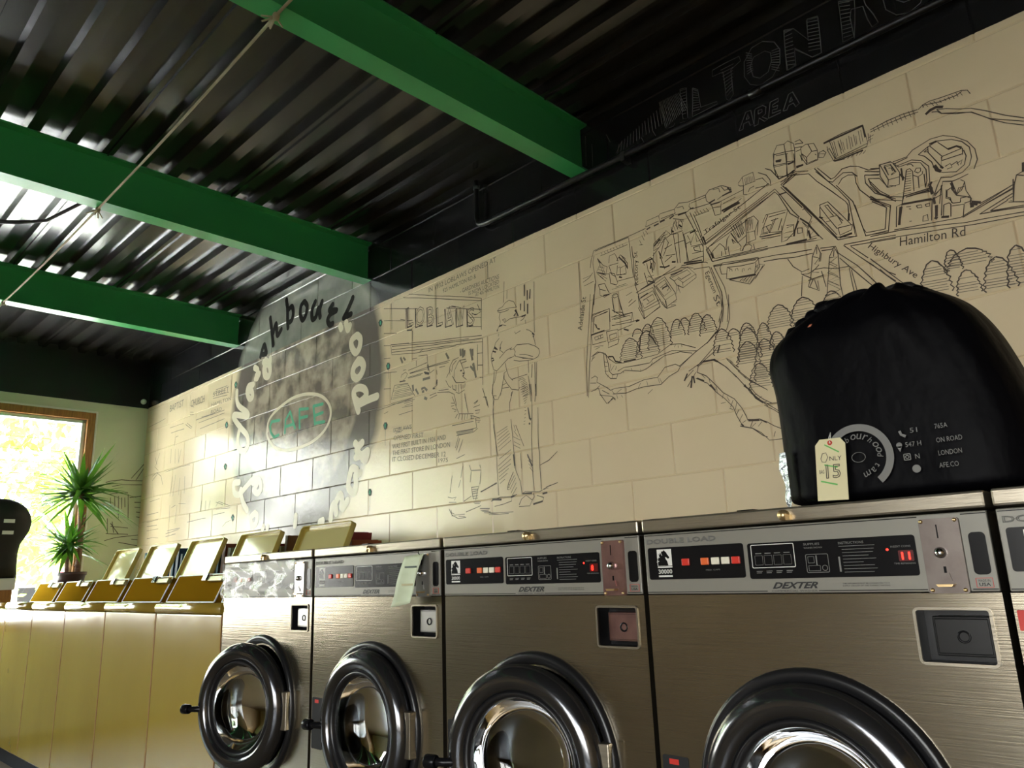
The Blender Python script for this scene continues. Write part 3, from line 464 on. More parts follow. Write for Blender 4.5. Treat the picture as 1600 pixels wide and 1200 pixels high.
    ('map', 6, '''631,2338 664,2352 914,2444 922,2431 921,2456 909,2480 879,2504;626,2299 681,2320 803,2365 934,2412 953,2380 989,2304 1009,2273;634,2276 802,2351 933,2402 944,2383 979,2298 1006,2269;654,2219 634,2276;654,2219 750,2212 879,2197 1028,2171 1078,2162 1036,2230;660,2197 847,2170 1037,2139;859,2152 975,2132 1039,2124;1066,2133 1115,2123 1123,2096;1069,2123 1101,2117 1110,2118;1123,2096 1178,2034 1234,1945;1125,2078 1151,2039 1222,1940;908,2508 930,2492 949,2459 956,2443;958,2421 1006,2439 1062,2421 1087,2382 1172,2269 1178,2254 1174,2197;967,2417 1006,2439;959,2430 1017,2449 1063,2432;966,2413 1127,2152 1189,2135 1185,2193 1184,2269 1154,2322 1088,2419;957,2412 1024,2304;974,2405 1034,2310 1129,2142 1189,2135;1085,2432 1123,2367 1138,2356 1152,2364 1178,2376 1205,2364 1222,2343;1095,2430 1136,2370 1149,2370 1176,2390 1205,2389 1231,2376 1259,2352 1293,2342;1157,2339 1172,2356 1193,2360 1215,2351 1216,2324 1223,2293 1255,2245 1310,2202 1290,2120 1219,2126 1195,2260 1149,2340;1295,2199 1280,2128 1222,2136 1215,2155 1200,2245;1254,2237 1295,2199;1245,2338 1245,2307 1269,2261 1327,2217;1255,2321 1259,2297 1284,2256 1326,2209;1245,2338 1289,2319;1255,2321 1288,2307;1247,2351 1291,2330;1295,2355 1332,2349 1345,2335;1295,2355 1292,2314 1308,2267 1316,2269 1334,2261;1315,2339 1330,2339 1338,2312 1325,2306;1308,2342 1318,2307;1146,2119 1309,2096;1165,2108 1307,2086;1144,2117 1286,1945;1167,2105 1215,2048;1225,2036 1269,1980 1289,1965'''),
    ('map', 14, '''1455,2465 1469,2473 1486,2476 1507,2467;1452,2284 1459,2265 1468,2256;1430,2223 1433,2192'''),
    ('map', 12, '''1338,2185 1323,2126;1434,2180 1434,2157;1438,2152 1432,2115;1531,2126 1555,2115;1527,2121 1546,2112;1526,2113 1536,2111;1342,2192 1428,2177;1445,2108 1466,2102;1427,2114 1434,2108'''),
    ('map', 4, '''551,1795 579,1779;731,1715 749,1681 777,1650 807,1629 857,1623;751,1701 769,1672 798,1646 827,1626;796,1626 834,1600 857,1578;807,1629 858,1586;727,1585 763,1579 799,1566 822,1547 858,1527;697,1565 744,1550 773,1530 801,1501 861,1497;858,1527 852,1503;779,1574 798,1561;747,1579 734,1556;825,1527 817,1509;671,1823 710,1772 754,1726 793,1693 813,1679;573,1834 620,1835 668,1792 702,1747;840,2283 840,2278'''),
    ('fig', 4, '''-533,2345 -522,2352 -498,2356 -477,2372 -450,2377 -418,2360 -403,2331;-533,2345 -506,2340 -452,2338 -400,2328;-533,2340 -513,2331 -472,2328 -452,2330;-516,2328 -521,2304 -515,2283 -522,2265 -537,2248 -537,2239;-488,2271 -448,2280 -415,2278 -383,2272 -341,2273;-501,2289 -481,2291 -475,2282 -488,2278 -498,2286;-522,2265 -502,2264 -476,2253;-341,2273 -358,2256 -378,2251;-342,2199 -324,2191 -300,2169 -291,2162 -298,2149;-298,2149 -290,2128 -288,2109;-525,2201 -553,2183 -564,2161 -583,2131 -585,2101 -578,2070 -572,2050 -552,2040 -525,2054 -504,2064 -470,2085 -451,2086;-506,2181 -520,2165 -521,2141;-528,2226 -532,2212;-455,2125 -429,2124 -409,2138 -334,2125 -291,2105 -268,2086 -263,2066 -276,2050 -301,2044 -344,2056 -381,2070 -418,2083;-429,2124 -420,2107 -431,2086 -464,2084;-432,2067 -394,2054 -344,2045 -307,2044;-418,2083 -424,2094;-393,2087 -355,2078 -306,2057;-491,2066 -480,2025 -500,2019 -501,1991 -483,1963 -452,1929 -408,1915 -401,1928;-480,2025 -468,1994 -450,1976 -398,1979 -348,1980;-342,1972 -332,1919 -326,1872;-450,1976 -443,1970;-375,2064 -337,2055;-569,2044 -571,2010 -583,1964 -585,1921;-553,2036 -561,2008 -572,1981;-500,2015 -512,1969 -531,1911;-578,1920 -558,1916;-516,1946 -471,1942;-516,1960 -489,1965;-453,1915 -460,1897;-314,2022 -321,1958;-296,2027 -302,1867;-284,2024 -296,1866;-419,2208 -413,2197 -380,2203;-346,2248 -344,2228;-528,2142 -502,2122;-530,2099 -482,2127 -442,2132;-479,2484 -490,2376;-461,2433 -464,2389;-279,2423 -289,2232 -290,2171;-338,2046 -338,1985;-581,1980 -587,1934 -572,1899 -548,1897 -522,1933 -512,1966;-576,1897 -587,1846 -579,1735 -570,1654 -569,1575 -563,1436;-446,1919 -469,1865 -471,1820;-327,1929 -325,1823 -337,1682 -338,1601 -337,1494 -333,1435;-338,1931 -331,1846;-297,1923 -306,1841;-465,1785 -460,1717 -453,1622 -446,1538 -418,1487 -410,1427;-435,1752 -387,1645;-412,1616 -408,1545;-504,1458 -495,1484 -461,1535;-458,1606 -453,1550;-616,1413 -552,1429 -475,1420 -479,1401 -593,1387;-467,1422 -444,1430;-414,1427 -391,1436 -304,1427 -283,1433;-431,1381 -415,1406 -385,1419 -349,1395 -365,1370 -432,1373;-349,1395 -334,1409 -340,1425;-290,1546 -239,1561 -185,1593;-688,1465 -573,1498;-289,1811 -295,1648 -290,1436;-282,1435 -247,1447 -191,1457;-336,1378 -286,1384 -278,1399 -319,1413;-902,2471 -844,2453;-879,2469 -816,2443;-763,2322 -654,2294;-1543,2015 -1214,2029;-1480,1985 -1439,1991;-1310,1992 -1215,1987;-1340,1955 -1215,1958;-885,1973 -854,1911 -838,1881;-787,1955 -765,1868;-838,1875 -726,1856;-630,1925 -617,1869;-711,1832 -705,1782;-705,1782 -857,1784;-857,1765 -729,1764 -697,1778;-889,1822 -727,1818;-846,1876 -863,1857;-830,1874 -839,1847;-805,1869 -814,1841;-789,1867 -794,1837;-769,1863 -774,1839;-871,1892 -854,1894;-895,1924 -870,1925;-895,1941 -870,1936;-887,1911 -854,1900;-863,1857 -846,1874;-726,1845 -680,1826;-716,1903 -692,1915;-725,1888 -677,1893;-713,1870 -678,1866 -687,1854 -710,1856;-711,1821 -676,1815;-696,1808 -681,1808;-810,1430 -754,1451;-685,1463 -573,1494;-581,1916 -584,1758 -560,1620;-750,1849 -726,1845;-750,1838 -723,1833;-742,1853 -742,1831;-4604,2397 -4317,2392;-4625,2017 -4297,2026 -4126,2020;-5095,2481 -4718,2499;-4930,1792 -4707,1801;-4958,1618 -4702,1624;-4941,1543 -4686,1545;-4927,1475 -4799,1480 -4670,1467;-4789,2051 -4878,2093;-4863,2098 -4787,2202;-4200,2467 -4127,2454;-4197,2448 -4124,2436;-3600,1640 -3556,1674 -3457,1649 -3361,1625;-3597,1619 -3359,1610;-3471,1483 -3416,1510 -3337,1520;-3469,2594 -3451,2455;-3605,1673 -3480,1641;-4329,1713 -4345,1564;-4301,1723 -4158,1710;-4210,2616 -4209,2524 -4120,2495;-4066,2510 -3930,2509'''),
    ('fig', 8, '''-564,2161 -551,2150;-561,2165 -541,2145;-575,2146 -552,2136;-584,2111 -570,2108;-581,2096 -567,2100;-526,2261 -502,2262;-537,2248 -539,2239;-413,2315 -395,2290;-407,2318 -392,2279;-421,2287 -408,2298;-520,2155 -522,2143;-343,2427 -346,2369;-347,2345 -350,2292;-326,2324 -329,2274;-306,2392 -312,2345;-325,2393 -328,2344;-373,2338 -375,2304;-306,2170 -291,2161;-300,2159 -298,2149;-341,2272 -370,2271'''),
    ('fig', 9, '''-608,1421 -545,1415;-284,1417 -255,1420;-336,1769 -340,1759;-352,1822 -343,1765;-348,1749 -345,1740;-406,1429 -348,1426;-367,1605 -341,1547;-457,1617 -452,1561;-482,1420 -459,1426;-343,1376 -286,1384'''),
    ('figl', 4, '''-563,1733 -490,1755;-563,1716 -490,1744;-560,1698 -483,1732;-561,1681 -476,1719;-558,1664 -477,1703;-554,1646 -470,1685;-552,1607 -472,1641;-561,1574 -473,1619;-558,1557 -474,1597;-559,1541 -475,1575;-556,1523 -491,1555;-556,1507 -500,1534;-553,1490 -517,1508;-447,1754 -437,1724;-448,1726 -423,1695;-453,1699 -408,1676;-451,1676 -410,1654;-455,1661 -410,1638;-496,1468 -455,1518;-488,1456 -448,1506;-481,1439 -445,1484;-474,1428 -442,1462;-368,1594 -340,1569;-365,1577 -337,1552;-362,1561 -338,1536;-356,1544 -335,1520;-691,1375 -634,1373;-659,1362 -470,1352;-635,1352 -501,1347;-691,1386 -626,1381;-261,1444 -232,1451;-275,1435 -247,1440'''),
    ('fig', 3, '''-399,1970 -373,1969;-405,1962 -367,1963;-393,1950 -361,1957;-387,1942 -359,1950;-388,1935 -353,1942;-388,1926 -350,1934;-389,1916 -348,1924;-383,1908 -345,1917;-383,1899 -342,1910;-381,1892 -340,1900;-378,1882 -337,1892;-369,1876 -334,1885;-396,1926 -365,1925;-396,1914 -358,1918;-393,1902 -354,1906;-390,1891 -351,1897;-383,1878 -348,1885;-379,1866 -353,1872;-376,1854 -357,1862;-373,1842 -361,1851;-374,1826 -366,1824;-373,1809 -363,1810;-376,1793 -366,1794;-378,1776 -368,1777;-381,1760 -371,1761;-384,1747 -374,1748;-504,1458 -492,1456;-502,1468 -490,1467;-499,1479 -487,1478;-1358,2121 -1253,2115;-1372,2114 -1246,2105;-1392,2101 -1246,2095;-1378,2092 -1227,2083;-1385,2083 -1227,2075;-1392,2074 -1221,2064;-1399,2064 -1214,2056;-1405,2055 -1208,2049;-1481,2031 -1345,2021 -1196,2018;-1412,2033 -1214,2030;-1285,2023 -1227,2020;-1292,2012 -1215,2010;-1285,1998 -1221,1999'''),
    ('fig', 5, '''-1248,2642 -1009,2564 -786,2493 -646,2444;-1299,2637 -1009,2547 -786,2475 -649,2432;-1413,2632 -1408,2472;-1487,2622 -1167,2533;-920,2468 -651,2386;-1486,2546 -1285,2493;-1008,2618 -1007,2493;-594,2627 -595,2533;-646,2444 -652,2278;-651,2386 -646,2384;-1326,2512 -1279,2495;-1279,2564 -1279,2443;-1269,2561 -1265,2440;-1259,2487 -1213,2477;-1252,2460 -1226,2453;-722,2386 -695,2367 -651,2374;-717,2378 -679,2366;-677,2420 -657,2379;-734,2365 -652,2343;-1485,2467 -1360,2437;-1485,2392 -1421,2378;-1484,2312 -1421,2303;-1418,2382 -1246,2351;-1414,2380 -1025,2310 -814,2276 -651,2247;-1407,2369 -1025,2298 -748,2253;-1407,2349 -1112,2302 -748,2246 -651,2231;-1407,2334 -1087,2280 -738,2228 -647,2213;-1407,2319 -1299,2300;-1418,2382 -1407,2319;-1299,2300 -1194,2280 -1026,2261 -849,2239;-1213,2415 -1213,2352;-646,2232 -649,2116 -652,1990;-686,2160 -649,2155;-685,2098 -648,2092;-674,2032 -651,2027;-684,2207 -689,2072;-1150,2278 -1124,2284 -1087,2280;-1162,2256 -1087,2245;-1220,2251 -1175,2247;-1182,2236 -1182,2203;-1087,2247 -1082,2181;-1253,2193 -1088,2202;-1240,2174 -1027,2177 -897,2172;-1240,2172 -1088,2166;-1259,2153 -1125,2150;-1253,2148 -1138,2144;-1088,2174 -909,2163;-985,2152 -938,2149;-823,2155 -773,2150;-807,2136 -768,2139;-786,2105 -753,2103;-1299,2203 -1272,2202;-1318,2166 -1312,2181 -1279,2187 -1259,2174 -1272,2156 -1305,2142;-1483,2226 -1359,2208;-1482,2131 -1413,2120;-1379,2132 -1412,2054;-1379,2132 -1253,2119;-1253,2111 -1214,2058 -1195,2038;-1004,2089 -1002,2060 -1041,2049;-1076,2168 -1064,2137 -1027,2149;-1009,2145 -1004,2116;-904,2119 -898,2141 -874,2167 -829,2172;-899,2094 -904,2119;-871,2065 -864,2110 -835,2146;-835,2146 -818,2154 -807,2128 -791,2094 -786,2078 -798,2061 -771,2041;-871,2065 -854,2042 -799,2031 -782,2032;-819,2096 -808,2100;-934,2070 -912,2035 -895,2024;-928,2085 -892,2124;-887,2107 -875,2143 -846,2160;-882,2083 -854,2046;-883,2037 -878,2013 -855,2001;-855,2031 -855,2001;-832,2030 -833,1985;-816,2027 -814,2000;-799,2020 -800,2001;-782,2024 -789,2003;-856,1993 -834,1981 -789,1991;-1066,2014 -1011,2019;-1066,1998 -1006,2006;-993,2027 -912,2019;-1005,2018 -912,2004 -867,1984 -852,1920;-789,1973 -775,1906;-623,1879 -641,1933 -655,1973;-652,1928 -631,1924;-721,1908 -689,1920;-710,1906 -694,1916'''),
    ('fig', 10, '''-1332,2144 -1279,2139;-1113,2153 -1070,2138;-1107,2144 -1070,2134;-1041,2047 -1023,2045;-1011,2062 -1004,2089;-819,2098 -805,2097;-801,2066 -792,2068;-1265,2430 -1219,2421;-800,2081 -789,2077'''),
    ('figl', 12, '''-816,2216 -812,2176;-799,2212 -795,2164;-783,2200 -789,2171;-739,2197 -724,2133;-723,2193 -724,2156;-720,2117 -701,2037;-742,2106 -715,2078;-931,2219 -908,2182;-1325,2285 -1305,2247;-1299,2279 -1279,2258;-1126,2114 -1064,2113;-1189,2074 -1164,2040;-1139,2064 -1114,2067 -1089,2046;-1133,2047 -1114,2047;-1214,2103 -1208,2065;-1082,2189 -1076,2155;-1114,2011 -1090,1999'''),
    ('figl', 5, '''-857,1779 -728,1778;-853,1773 -729,1770;-849,1768 -752,1765;-1378,1871 -1320,1856;-1301,1871 -1225,1864;-1369,1857 -1310,1857;-1388,1884 -1320,1880;-833,1748 -859,1691;-841,1760 -867,1703;-809,1739 -843,1678;-860,1648 -795,1661;-765,1604 -750,1576 -681,1568 -688,1595;-751,1571 -760,1519;-682,1563 -691,1502;-753,1493 -699,1492;-750,1482 -704,1480;-746,1471 -708,1473;-746,1461 -708,1462;-747,1448 -708,1449;-743,1437 -709,1437;-753,1493 -740,1434;-703,1488 -724,1428;-740,1419 -687,1417;-733,1413 -695,1410;-930,1462 -898,1454 -865,1456 -882,1442;-923,1435 -866,1430;-923,1403 -899,1370 -852,1350 -796,1352;-915,1387 -883,1374;-907,1397 -900,1364;-883,1368 -804,1368;-796,1377 -687,1399;-851,1361 -804,1357;-895,1566 -913,1482;-813,1605 -830,1548;-831,1538 -848,1502;-696,1385 -629,1379;-681,1373 -622,1363;-666,1364 -565,1349'''),
    ('figl', 6, '''-4786,2038 -4814,2016 -4903,1976;-4911,2014 -4818,2035 -4713,1992 -4666,1913;-4462,1964 -4491,1799;-4404,1970 -4431,1793;-4210,1936 -4200,1795;-4310,1935 -4314,1794;-4271,2375 -4147,2319;-4243,2383 -4135,2329;-4564,2347 -4294,2342;-4480,2222 -4463,2294 -4404,2298;-4538,2206 -4530,2081;-4445,2193 -4437,2070;-4384,2185 -4364,2073;-4879,2176 -4832,2107;-3862,1707 -3874,1619;-3783,1700 -3785,1623;-3706,1693 -3722,1629;-3775,2539 -3571,2535;-3721,2517 -3494,2502;-3770,2503 -3516,2484;-3727,2565 -3525,2560;-4073,2379 -3550,2371;-4013,2345 -3547,2348;-3965,2385 -3701,2375;-3978,2292 -3541,2302;-4362,2061 -4324,2176;-4972,1681 -4715,1686;-4950,1581 -4724,1578;-4523,1494 -4264,1513;-4519,1470 -4315,1481;-4497,1516 -4237,1522;-4105,1559 -3764,1567;-3641,1579 -3449,1586;-4478,1726 -4466,1584;-4443,1700 -4358,1716'''),
    ('cream', 27, '''-3354,2479 -3346,2411 -3302,2356 -3172,2286 -3168,2257 -3371,2303 -3367,2267 -3258,2185 -3153,2111 -3133,2040 -3189,2003 -3278,2038 -3298,2110 -3271,2198;-3096,2481 -3169,2484 -3188,2441 -3146,2386 -3099,2389 -3116,2438 -3177,2444;-3065,2521 -3035,2574 -3086,2608;-3055,2543 -3041,2517 -3009,2545;-2900,2614 -2942,2577 -2925,2515 -2878,2494 -2847,2522 -2862,2571 -2924,2631;-1744,2365 -1793,2327 -1800,2279 -1758,2251 -1709,2270 -1686,2313 -1711,2352 -1744,2365;-1736,2047 -1762,2099 -1788,2171 -1740,2190 -1675,2168 -1658,2127 -1721,2101 -1762,2118;-1737,2085 -1642,2096 -1549,2101;-1763,1855 -1730,1832 -1691,1849;-1753,1771 -1682,1780 -1635,1792 -1657,1740 -1713,1784 -1746,1816 -1715,1839;-1743,1697 -1791,1712 -1814,1669 -1828,1606 -1771,1564 -1748,1607 -1757,1653;-1758,1662 -1711,1675;-2013,1431 -1999,1503 -1966,1519 -1955,1463;-1966,1519 -1918,1569 -1892,1540 -1898,1495;-1881,1484 -1834,1525;-3236,1784 -3321,1782 -3301,1712 -3226,1694 -3205,1725;-3047,1775 -3203,1703;-3025,1783 -2933,1762 -2905,1706 -2947,1678 -3006,1705 -2964,1744 -3034,1762;-3203,1703 -3160,1633 -3095,1574;-2978,1543 -3031,1515 -3014,1461 -2959,1468 -2942,1519 -2978,1543;-2423,1480 -2428,1422;-2134,1421 -2099,1428;-2857,1430 -2847,1440;-2792,1426 -2789,1436;-1953,2637 -1941,2615;-1887,2639 -1864,2589 -1844,2609;-1768,2527 -1819,2509 -1818,2465 -1775,2418 -1735,2439 -1726,2492 -1757,2524;-1722,2351 -1783,2335 -1802,2290 -1760,2252 -1710,2271 -1691,2315 -1722,2351;-2856,2627 -2860,2592 -2922,2585 -2917,2526 -2872,2495 -2848,2533 -2859,2585;-2954,2620 -2897,2615'''),
    ('cream', 14, '''-2842,2097 -2847,2153 -2796,2199 -2671,2243 -2507,2272 -2328,2264 -2175,2225 -2081,2167 -2039,2100 -2057,2034 -2126,1976 -2252,1935 -2423,1919 -2584,1926 -2711,1959 -2802,2015 -2851,2076 -2847,2153'''),
    ('ink', 24, '''-2654,3013 -2635,2936 -2629,2856 -2618,2796;-2628,2927 -2576,2941 -2553,2892 -2569,2840 -2614,2830;-2414,2930 -2451,2906 -2453,2843 -2419,2800 -2383,2824 -2367,2882 -2401,2926;-2264,2887 -2303,2837 -2294,2773 -2252,2775 -2224,2829;-2179,2863 -2206,2810 -2197,2761;-2049,2806 -2082,2776 -2001,2753 -2069,2746 -2102,2715 -2077,2676 -2043,2674;-1817,2785 -1869,2723 -1916,2679;-1900,2681 -1835,2682;-2883,2938 -2854,2843 -2822,2719;-2830,2807 -2793,2870 -2765,2777 -2713,2806;-3003,2675 -2979,2728 -2952,2750 -2917,2684;-2967,2681 -2917,2677'''),
    ('green', 14, '''-2684,2148 -2792,2155 -2812,2125 -2797,2079 -2750,2040 -2687,2046;-2603,2049 -2600,2134 -2542,2182 -2472,2060;-2586,2089 -2494,2090;-2412,2051 -2421,2177 -2313,2163;-2407,2117 -2319,2113;-2221,2046 -2246,2167 -2135,2162;-2224,2102 -2132,2106;-2221,2051 -2111,2043'''),
    ('tagd', 9, '''-1519,2560 -1531,2548 -1525,2532 -1518,2525 -1512,2528 -1506,2541 -1519,2560;-1440,2276 -1452,2264 -1446,2249 -1440,2243 -1434,2247 -1428,2259 -1440,2276;-1464,1930 -1475,1918 -1470,1904 -1464,1899 -1457,1902 -1452,1915 -1464,1930;-1608,1569 -1619,1556 -1614,1543 -1607,1538 -1601,1541 -1596,1554 -1608,1569;-1464,1931 -1475,1919 -1470,1905 -1464,1899 -1458,1903 -1453,1915 -1464,1931;-3381,2560 -3399,2545 -3387,2525 -3376,2516 -3366,2520 -3359,2537 -3381,2560;-3500,2269 -3518,2253 -3506,2233 -3495,2225 -3484,2229 -3477,2246 -3500,2269;-3480,1947 -3498,1931 -3486,1912 -3474,1905 -3464,1909 -3457,1926 -3480,1947;-3311,1556 -3328,1540 -3317,1523 -3306,1516 -3297,1521 -3290,1537 -3311,1556;-1440,2276 -1451,2264 -1446,2249 -1440,2243 -1434,2247 -1428,2259 -1440,2276;-1809,1309 -1821,1296 -1815,1282 -1808,1278 -1802,1282 -1796,1294 -1809,1309'''),
    ('green', 9, '''-1519,2548 -1518,2536;-1440,2265 -1440,2254;-1464,1920 -1464,1909;-1608,1558 -1608,1548;-1464,1920 -1464,1909;-3379,2545 -3378,2530;-3498,2254 -3496,2239;-3478,1933 -3476,1918;-3309,1543 -3308,1529;-1440,2265 -1440,2254;-1809,1298 -1809,1287'''),
    ('figl', 3, '''-1518,2530 -1520,2483;-1440,2248 -1441,2203;-1464,1903 -1466,1815;-1607,1542 -1609,1447;-1464,1904 -1465,1800;-3377,2522 -3375,2462;-3495,2231 -3494,2183;-3475,1911 -3473,1853;-3307,1522 -3306,1478;-1440,2248 -1441,2184'''),
    ('chalk', 4, '''825,2705 863,2770 883,2767 886,2707 872,2706 868,2726 848,2725 842,2704 825,2705;859,2737 870,2739 868,2757 859,2737;887,2696 898,2759 902,2764 932,2763 943,2751 937,2726 923,2719 943,2699 930,2696 910,2719 904,2695 887,2696;909,2737 925,2739 927,2749 911,2753 909,2737;946,2701 961,2762 992,2763 991,2750 968,2748 967,2738 986,2736 983,2724 965,2726 963,2713 995,2711 994,2701 946,2701;1004,2703 1032,2759 1048,2761 1065,2702 1052,2697 1045,2716 1027,2715 1018,2699 1004,2703;1031,2726 1044,2727 1040,2745 1031,2726'''),
    ('chalk', 3, '''961,3028 917,3025 878,2982 874,2919 892,2874 929,2851 982,2861 1016,2898 1023,2957 1006,2998 961,3028;965,2983 919,2981 901,2948 909,2901 933,2881 967,2890 988,2928 986,2964 965,2983;1048,3026 1042,2932 1042,2856 1073,2859 1076,2926 1137,2861 1169,2859 1174,3005 1133,3016 1129,2937 1089,3005 1084,3012 1048,3026;789,2864 801,2851 820,2869 823,2977 866,2996 862,3020 745,3019 742,2991 789,2988 789,2864;649,2988 636,2861 749,2863 747,2875 676,2885 670,2970 649,2988;591,3012 592,2875 614,2864 621,3004 591,3012;1305,2998 1302,2959 1282,2840;1047,3020 1039,2858 1074,2863 1077,2933 1134,2863 1169,2859 1175,3012 1137,3021 1129,2937 1084,3012 1047,3020;1252,3024 1250,2965 1246,2858 1282,2859 1283,2938 1289,2967 1327,2957 1335,2900 1345,2861 1367,2867 1357,2906 1338,2957 1335,2978;1252,3024 1305,2998;1394,2941 1398,2899 1424,2861 1462,2847 1499,2861 1505,2870;1432,2916 1454,2893 1474,2890;891,3018 914,2998;991,2968 1022,2964;890,3007 914,2989;990,2959 1021,2952;890,2995 913,2981;988,2950 1019,2941;889,2983 913,2972;987,2941 1018,2929;888,2972 912,2964;986,2931 1016,2917;888,2960 912,2955;985,2922 1015,2906;887,2948 911,2947;984,2913 1013,2894;886,2937 911,2938;983,2904 1012,2882;886,2925 911,2930;982,2895 1010,2871;1046,3013 1078,3012;1137,3021 1175,3008;1254,3016 1289,3001;1046,2998 1077,2996;1136,3007 1175,2993;1254,3001 1288,2986;1045,2983 1076,2979;1134,2992 1174,2979;1253,2985 1287,2972;1044,2968 1075,2963;1133,2978 1173,2964;1253,2969 1286,2957;1044,2953 1075,2947;1132,2964 1172,2950;1252,2953 1285,2942;1043,2938 1074,2931;1131,2949 1172,2935;1252,2937 1284,2928;1042,2923 1073,2915;1129,2935 1171,2921;1251,2922 1283,2913;1042,2909 1072,2899;1128,2921 1170,2906;1251,2906 1282,2899;1041,2894 1072,2883;1127,2907 1169,2892;1250,2891 1281,2884;1040,2879 1071,2867;1125,2892 1168,2878;1250,2875 1280,2869'''),
    ('chalk', 2, '''651,2980 669,2963;591,3004 620,3000;779,3000 836,2999;650,2968 670,2952;591,2990 619,2986;781,2985 833,2985;648,2956 670,2942;592,2976 617,2973;783,2969 831,2972;647,2944 670,2931;592,2962 616,2959;785,2953 829,2959;646,2932 671,2920;592,2949 615,2945;786,2938 827,2945;644,2920 671,2910;592,2935 613,2932;788,2922 824,2932;643,2908 671,2899;592,2922 612,2918;790,2907 822,2919;642,2896 672,2889;592,2908 610,2905;792,2892 820,2906;641,2884 672,2878;592,2894 609,2891;793,2876 818,2892;266,2907 254,2865;487,3004 506,2872;283,2912 272,2867;493,3004 513,2874;299,2917 289,2869;499,3004 520,2877;315,2922 307,2871;506,3003 528,2879;331,2927 324,2874;512,3003 535,2882;347,2932 342,2876;519,3003 542,2884;362,2937 359,2878;525,3003 550,2887;378,2942 376,2880;531,3003 557,2889;394,2947 393,2882;538,3002 564,2892;409,2952 410,2885;544,3002 572,2894;425,2957 426,2887;550,3002 579,2897;440,2962 443,2889;557,3002 586,2899;455,2967 459,2891;563,3002 593,2901;470,2972 476,2893;569,3001 600,2904;486,2977 492,2895;575,3001 607,2906;501,2981 508,2897;582,3001 614,2909;83,3032 77,2879;117,2975 113,2863;201,2985 220,2936;199,2849 262,2853;245,2868 284,2914;348,2853 423,2850;384,2883 398,2846;443,2887 456,2857;521,2864 544,2861 553,2872;575,2861 598,2857'''),
    ('ww', 3, '''-304,1968 -253,1985 -175,1997 -95,1995 1,2000;-269,1866 -192,1883 -113,1887;-190,1855 -173,1662;-111,1873 -93,1650;-265,1530 -82,1525;-232,1592 -87,1580;-263,1659 -252,1530;-249,1936 -172,1955 17,1965;-222,1633 -201,1538;-96,2016 28,2184;-55,2004 23,2154;-52,1484 57,1471;-272,1469 -185,1497 53,1526;-52,1805 30,1808;-48,1763 34,1759;-31,1721 37,1716;-28,1679 41,1667;-254,1839 -246,1756;-222,1854 -210,1757;-162,1843 -154,1745;-136,1844 -128,1760;-234,1619 -161,1524;-155,1456 61,1415;-96,1846 12,1865'''),
]
LAY = {}
def lay(k): return LAY.setdefault(k, MB())
DEPTH = {'map': -.0010, 'fig': -.0010, 'figl': -.0008, 'cream': -.0010, 'ink': -.0010, 'green': -.0016, 'tagd': -.0012, 'chalk': -.0010}
for layer, w, s in STROKES:
    for pl in s.split(';'):
        p = [tuple(float(c) / 1000 for c in q.split(',')) for q in pl.split()]
        if layer == 'ww': ribbon(lay(layer), p, 0.006, plane='x', px=XL + .0015)
        else:
            ww = {3: .0025, 4: .0035, 5: .004, 6: .0045, 8: .008, 9: .009, 10: .009, 12: .012, 14: .014, 27: .047, 24: .040}.get(w, .004)
            if layer == 'cream': ww = {27: .047, 14: .022}[w]
            if layer == 'green': ww = {14: .021, 9: .014}[w]
            if layer == 'tagd': ww = .020
            if layer == 'figl': ww = {12: .016, 6: .006, 5: .004, 4: .003, 3: .0025}.get(w, .004)
            if layer == 'chalk': ww = .0032 if w > 2 else .0026
            smooth = layer in ('cream', 'ink')
            if layer == 'green': brush(lay(layer), p, ww, DEPTH[layer]); continue
            if not smooth: ribbon(lay(layer), p, ww * (.72 if layer == 'map' else .9), DEPTH[layer], .0008); continue
            V = [Vector(q) for q in p]; V = [V[0] * 2 - V[1]] + V + [V[-1] * 2 - V[-2]]; C_ = []     # rounded brush stroke through the points
            for i in range(1, len(V) - 2):
                for k in range(6):
                    t = k / 6; C_.append(0.5 * ((2 * V[i]) + (V[i + 1] - V[i - 1]) * t + (2 * V[i - 1] - 5 * V[i] + 4 * V[i + 1] - V[i + 2]) * t * t + (3 * V[i] - V[i - 1] - 3 * V[i + 1] + V[i + 2]) * t ** 3))
            C_.append(V[-2]); brush(lay(layer), C_, ww, DEPTH[layer])
# woods on the map: scalloped outlines filled with level hatching
TREES = [(243,1915,44,86,-.22),(327,1921,46,90,-.23),(387,1937,45,113,-.23),(285,2013,21,25,-.26),(335,2006,23,38,-.26),(473,1961,27,64,-.24),(507,1992,21,33,-.26),(559,1955,31,71,-.26),(607,1937,30,70,-.25),(662,1847,34,87,-.24),(709,1900,22,29,-.25),(763,1886,26,49,-.25),(764,1802,37,108,-.23),(826,1829,26,86,-.25),(823,1717,41,133,-.21),(891,1886,40,80,-.25),(981,1883,43,85,-.26),(793,1688,36,82,-.19),(872,1819,25,54,-.24),(756,1783,37,79,-.21),(1397,1870,36,97,-.3),(1452,1928,20,60,-.32),(1496,1930,49,50,-.33),(1482,1845,27,67,-.3),(1564,1835,35,90,-.3),(1618,1831,30,110,-.31),(1080,1927,25,40,-.3),(1183,1918,20,26,-.29),(1228,1908,23,31,-.28)]
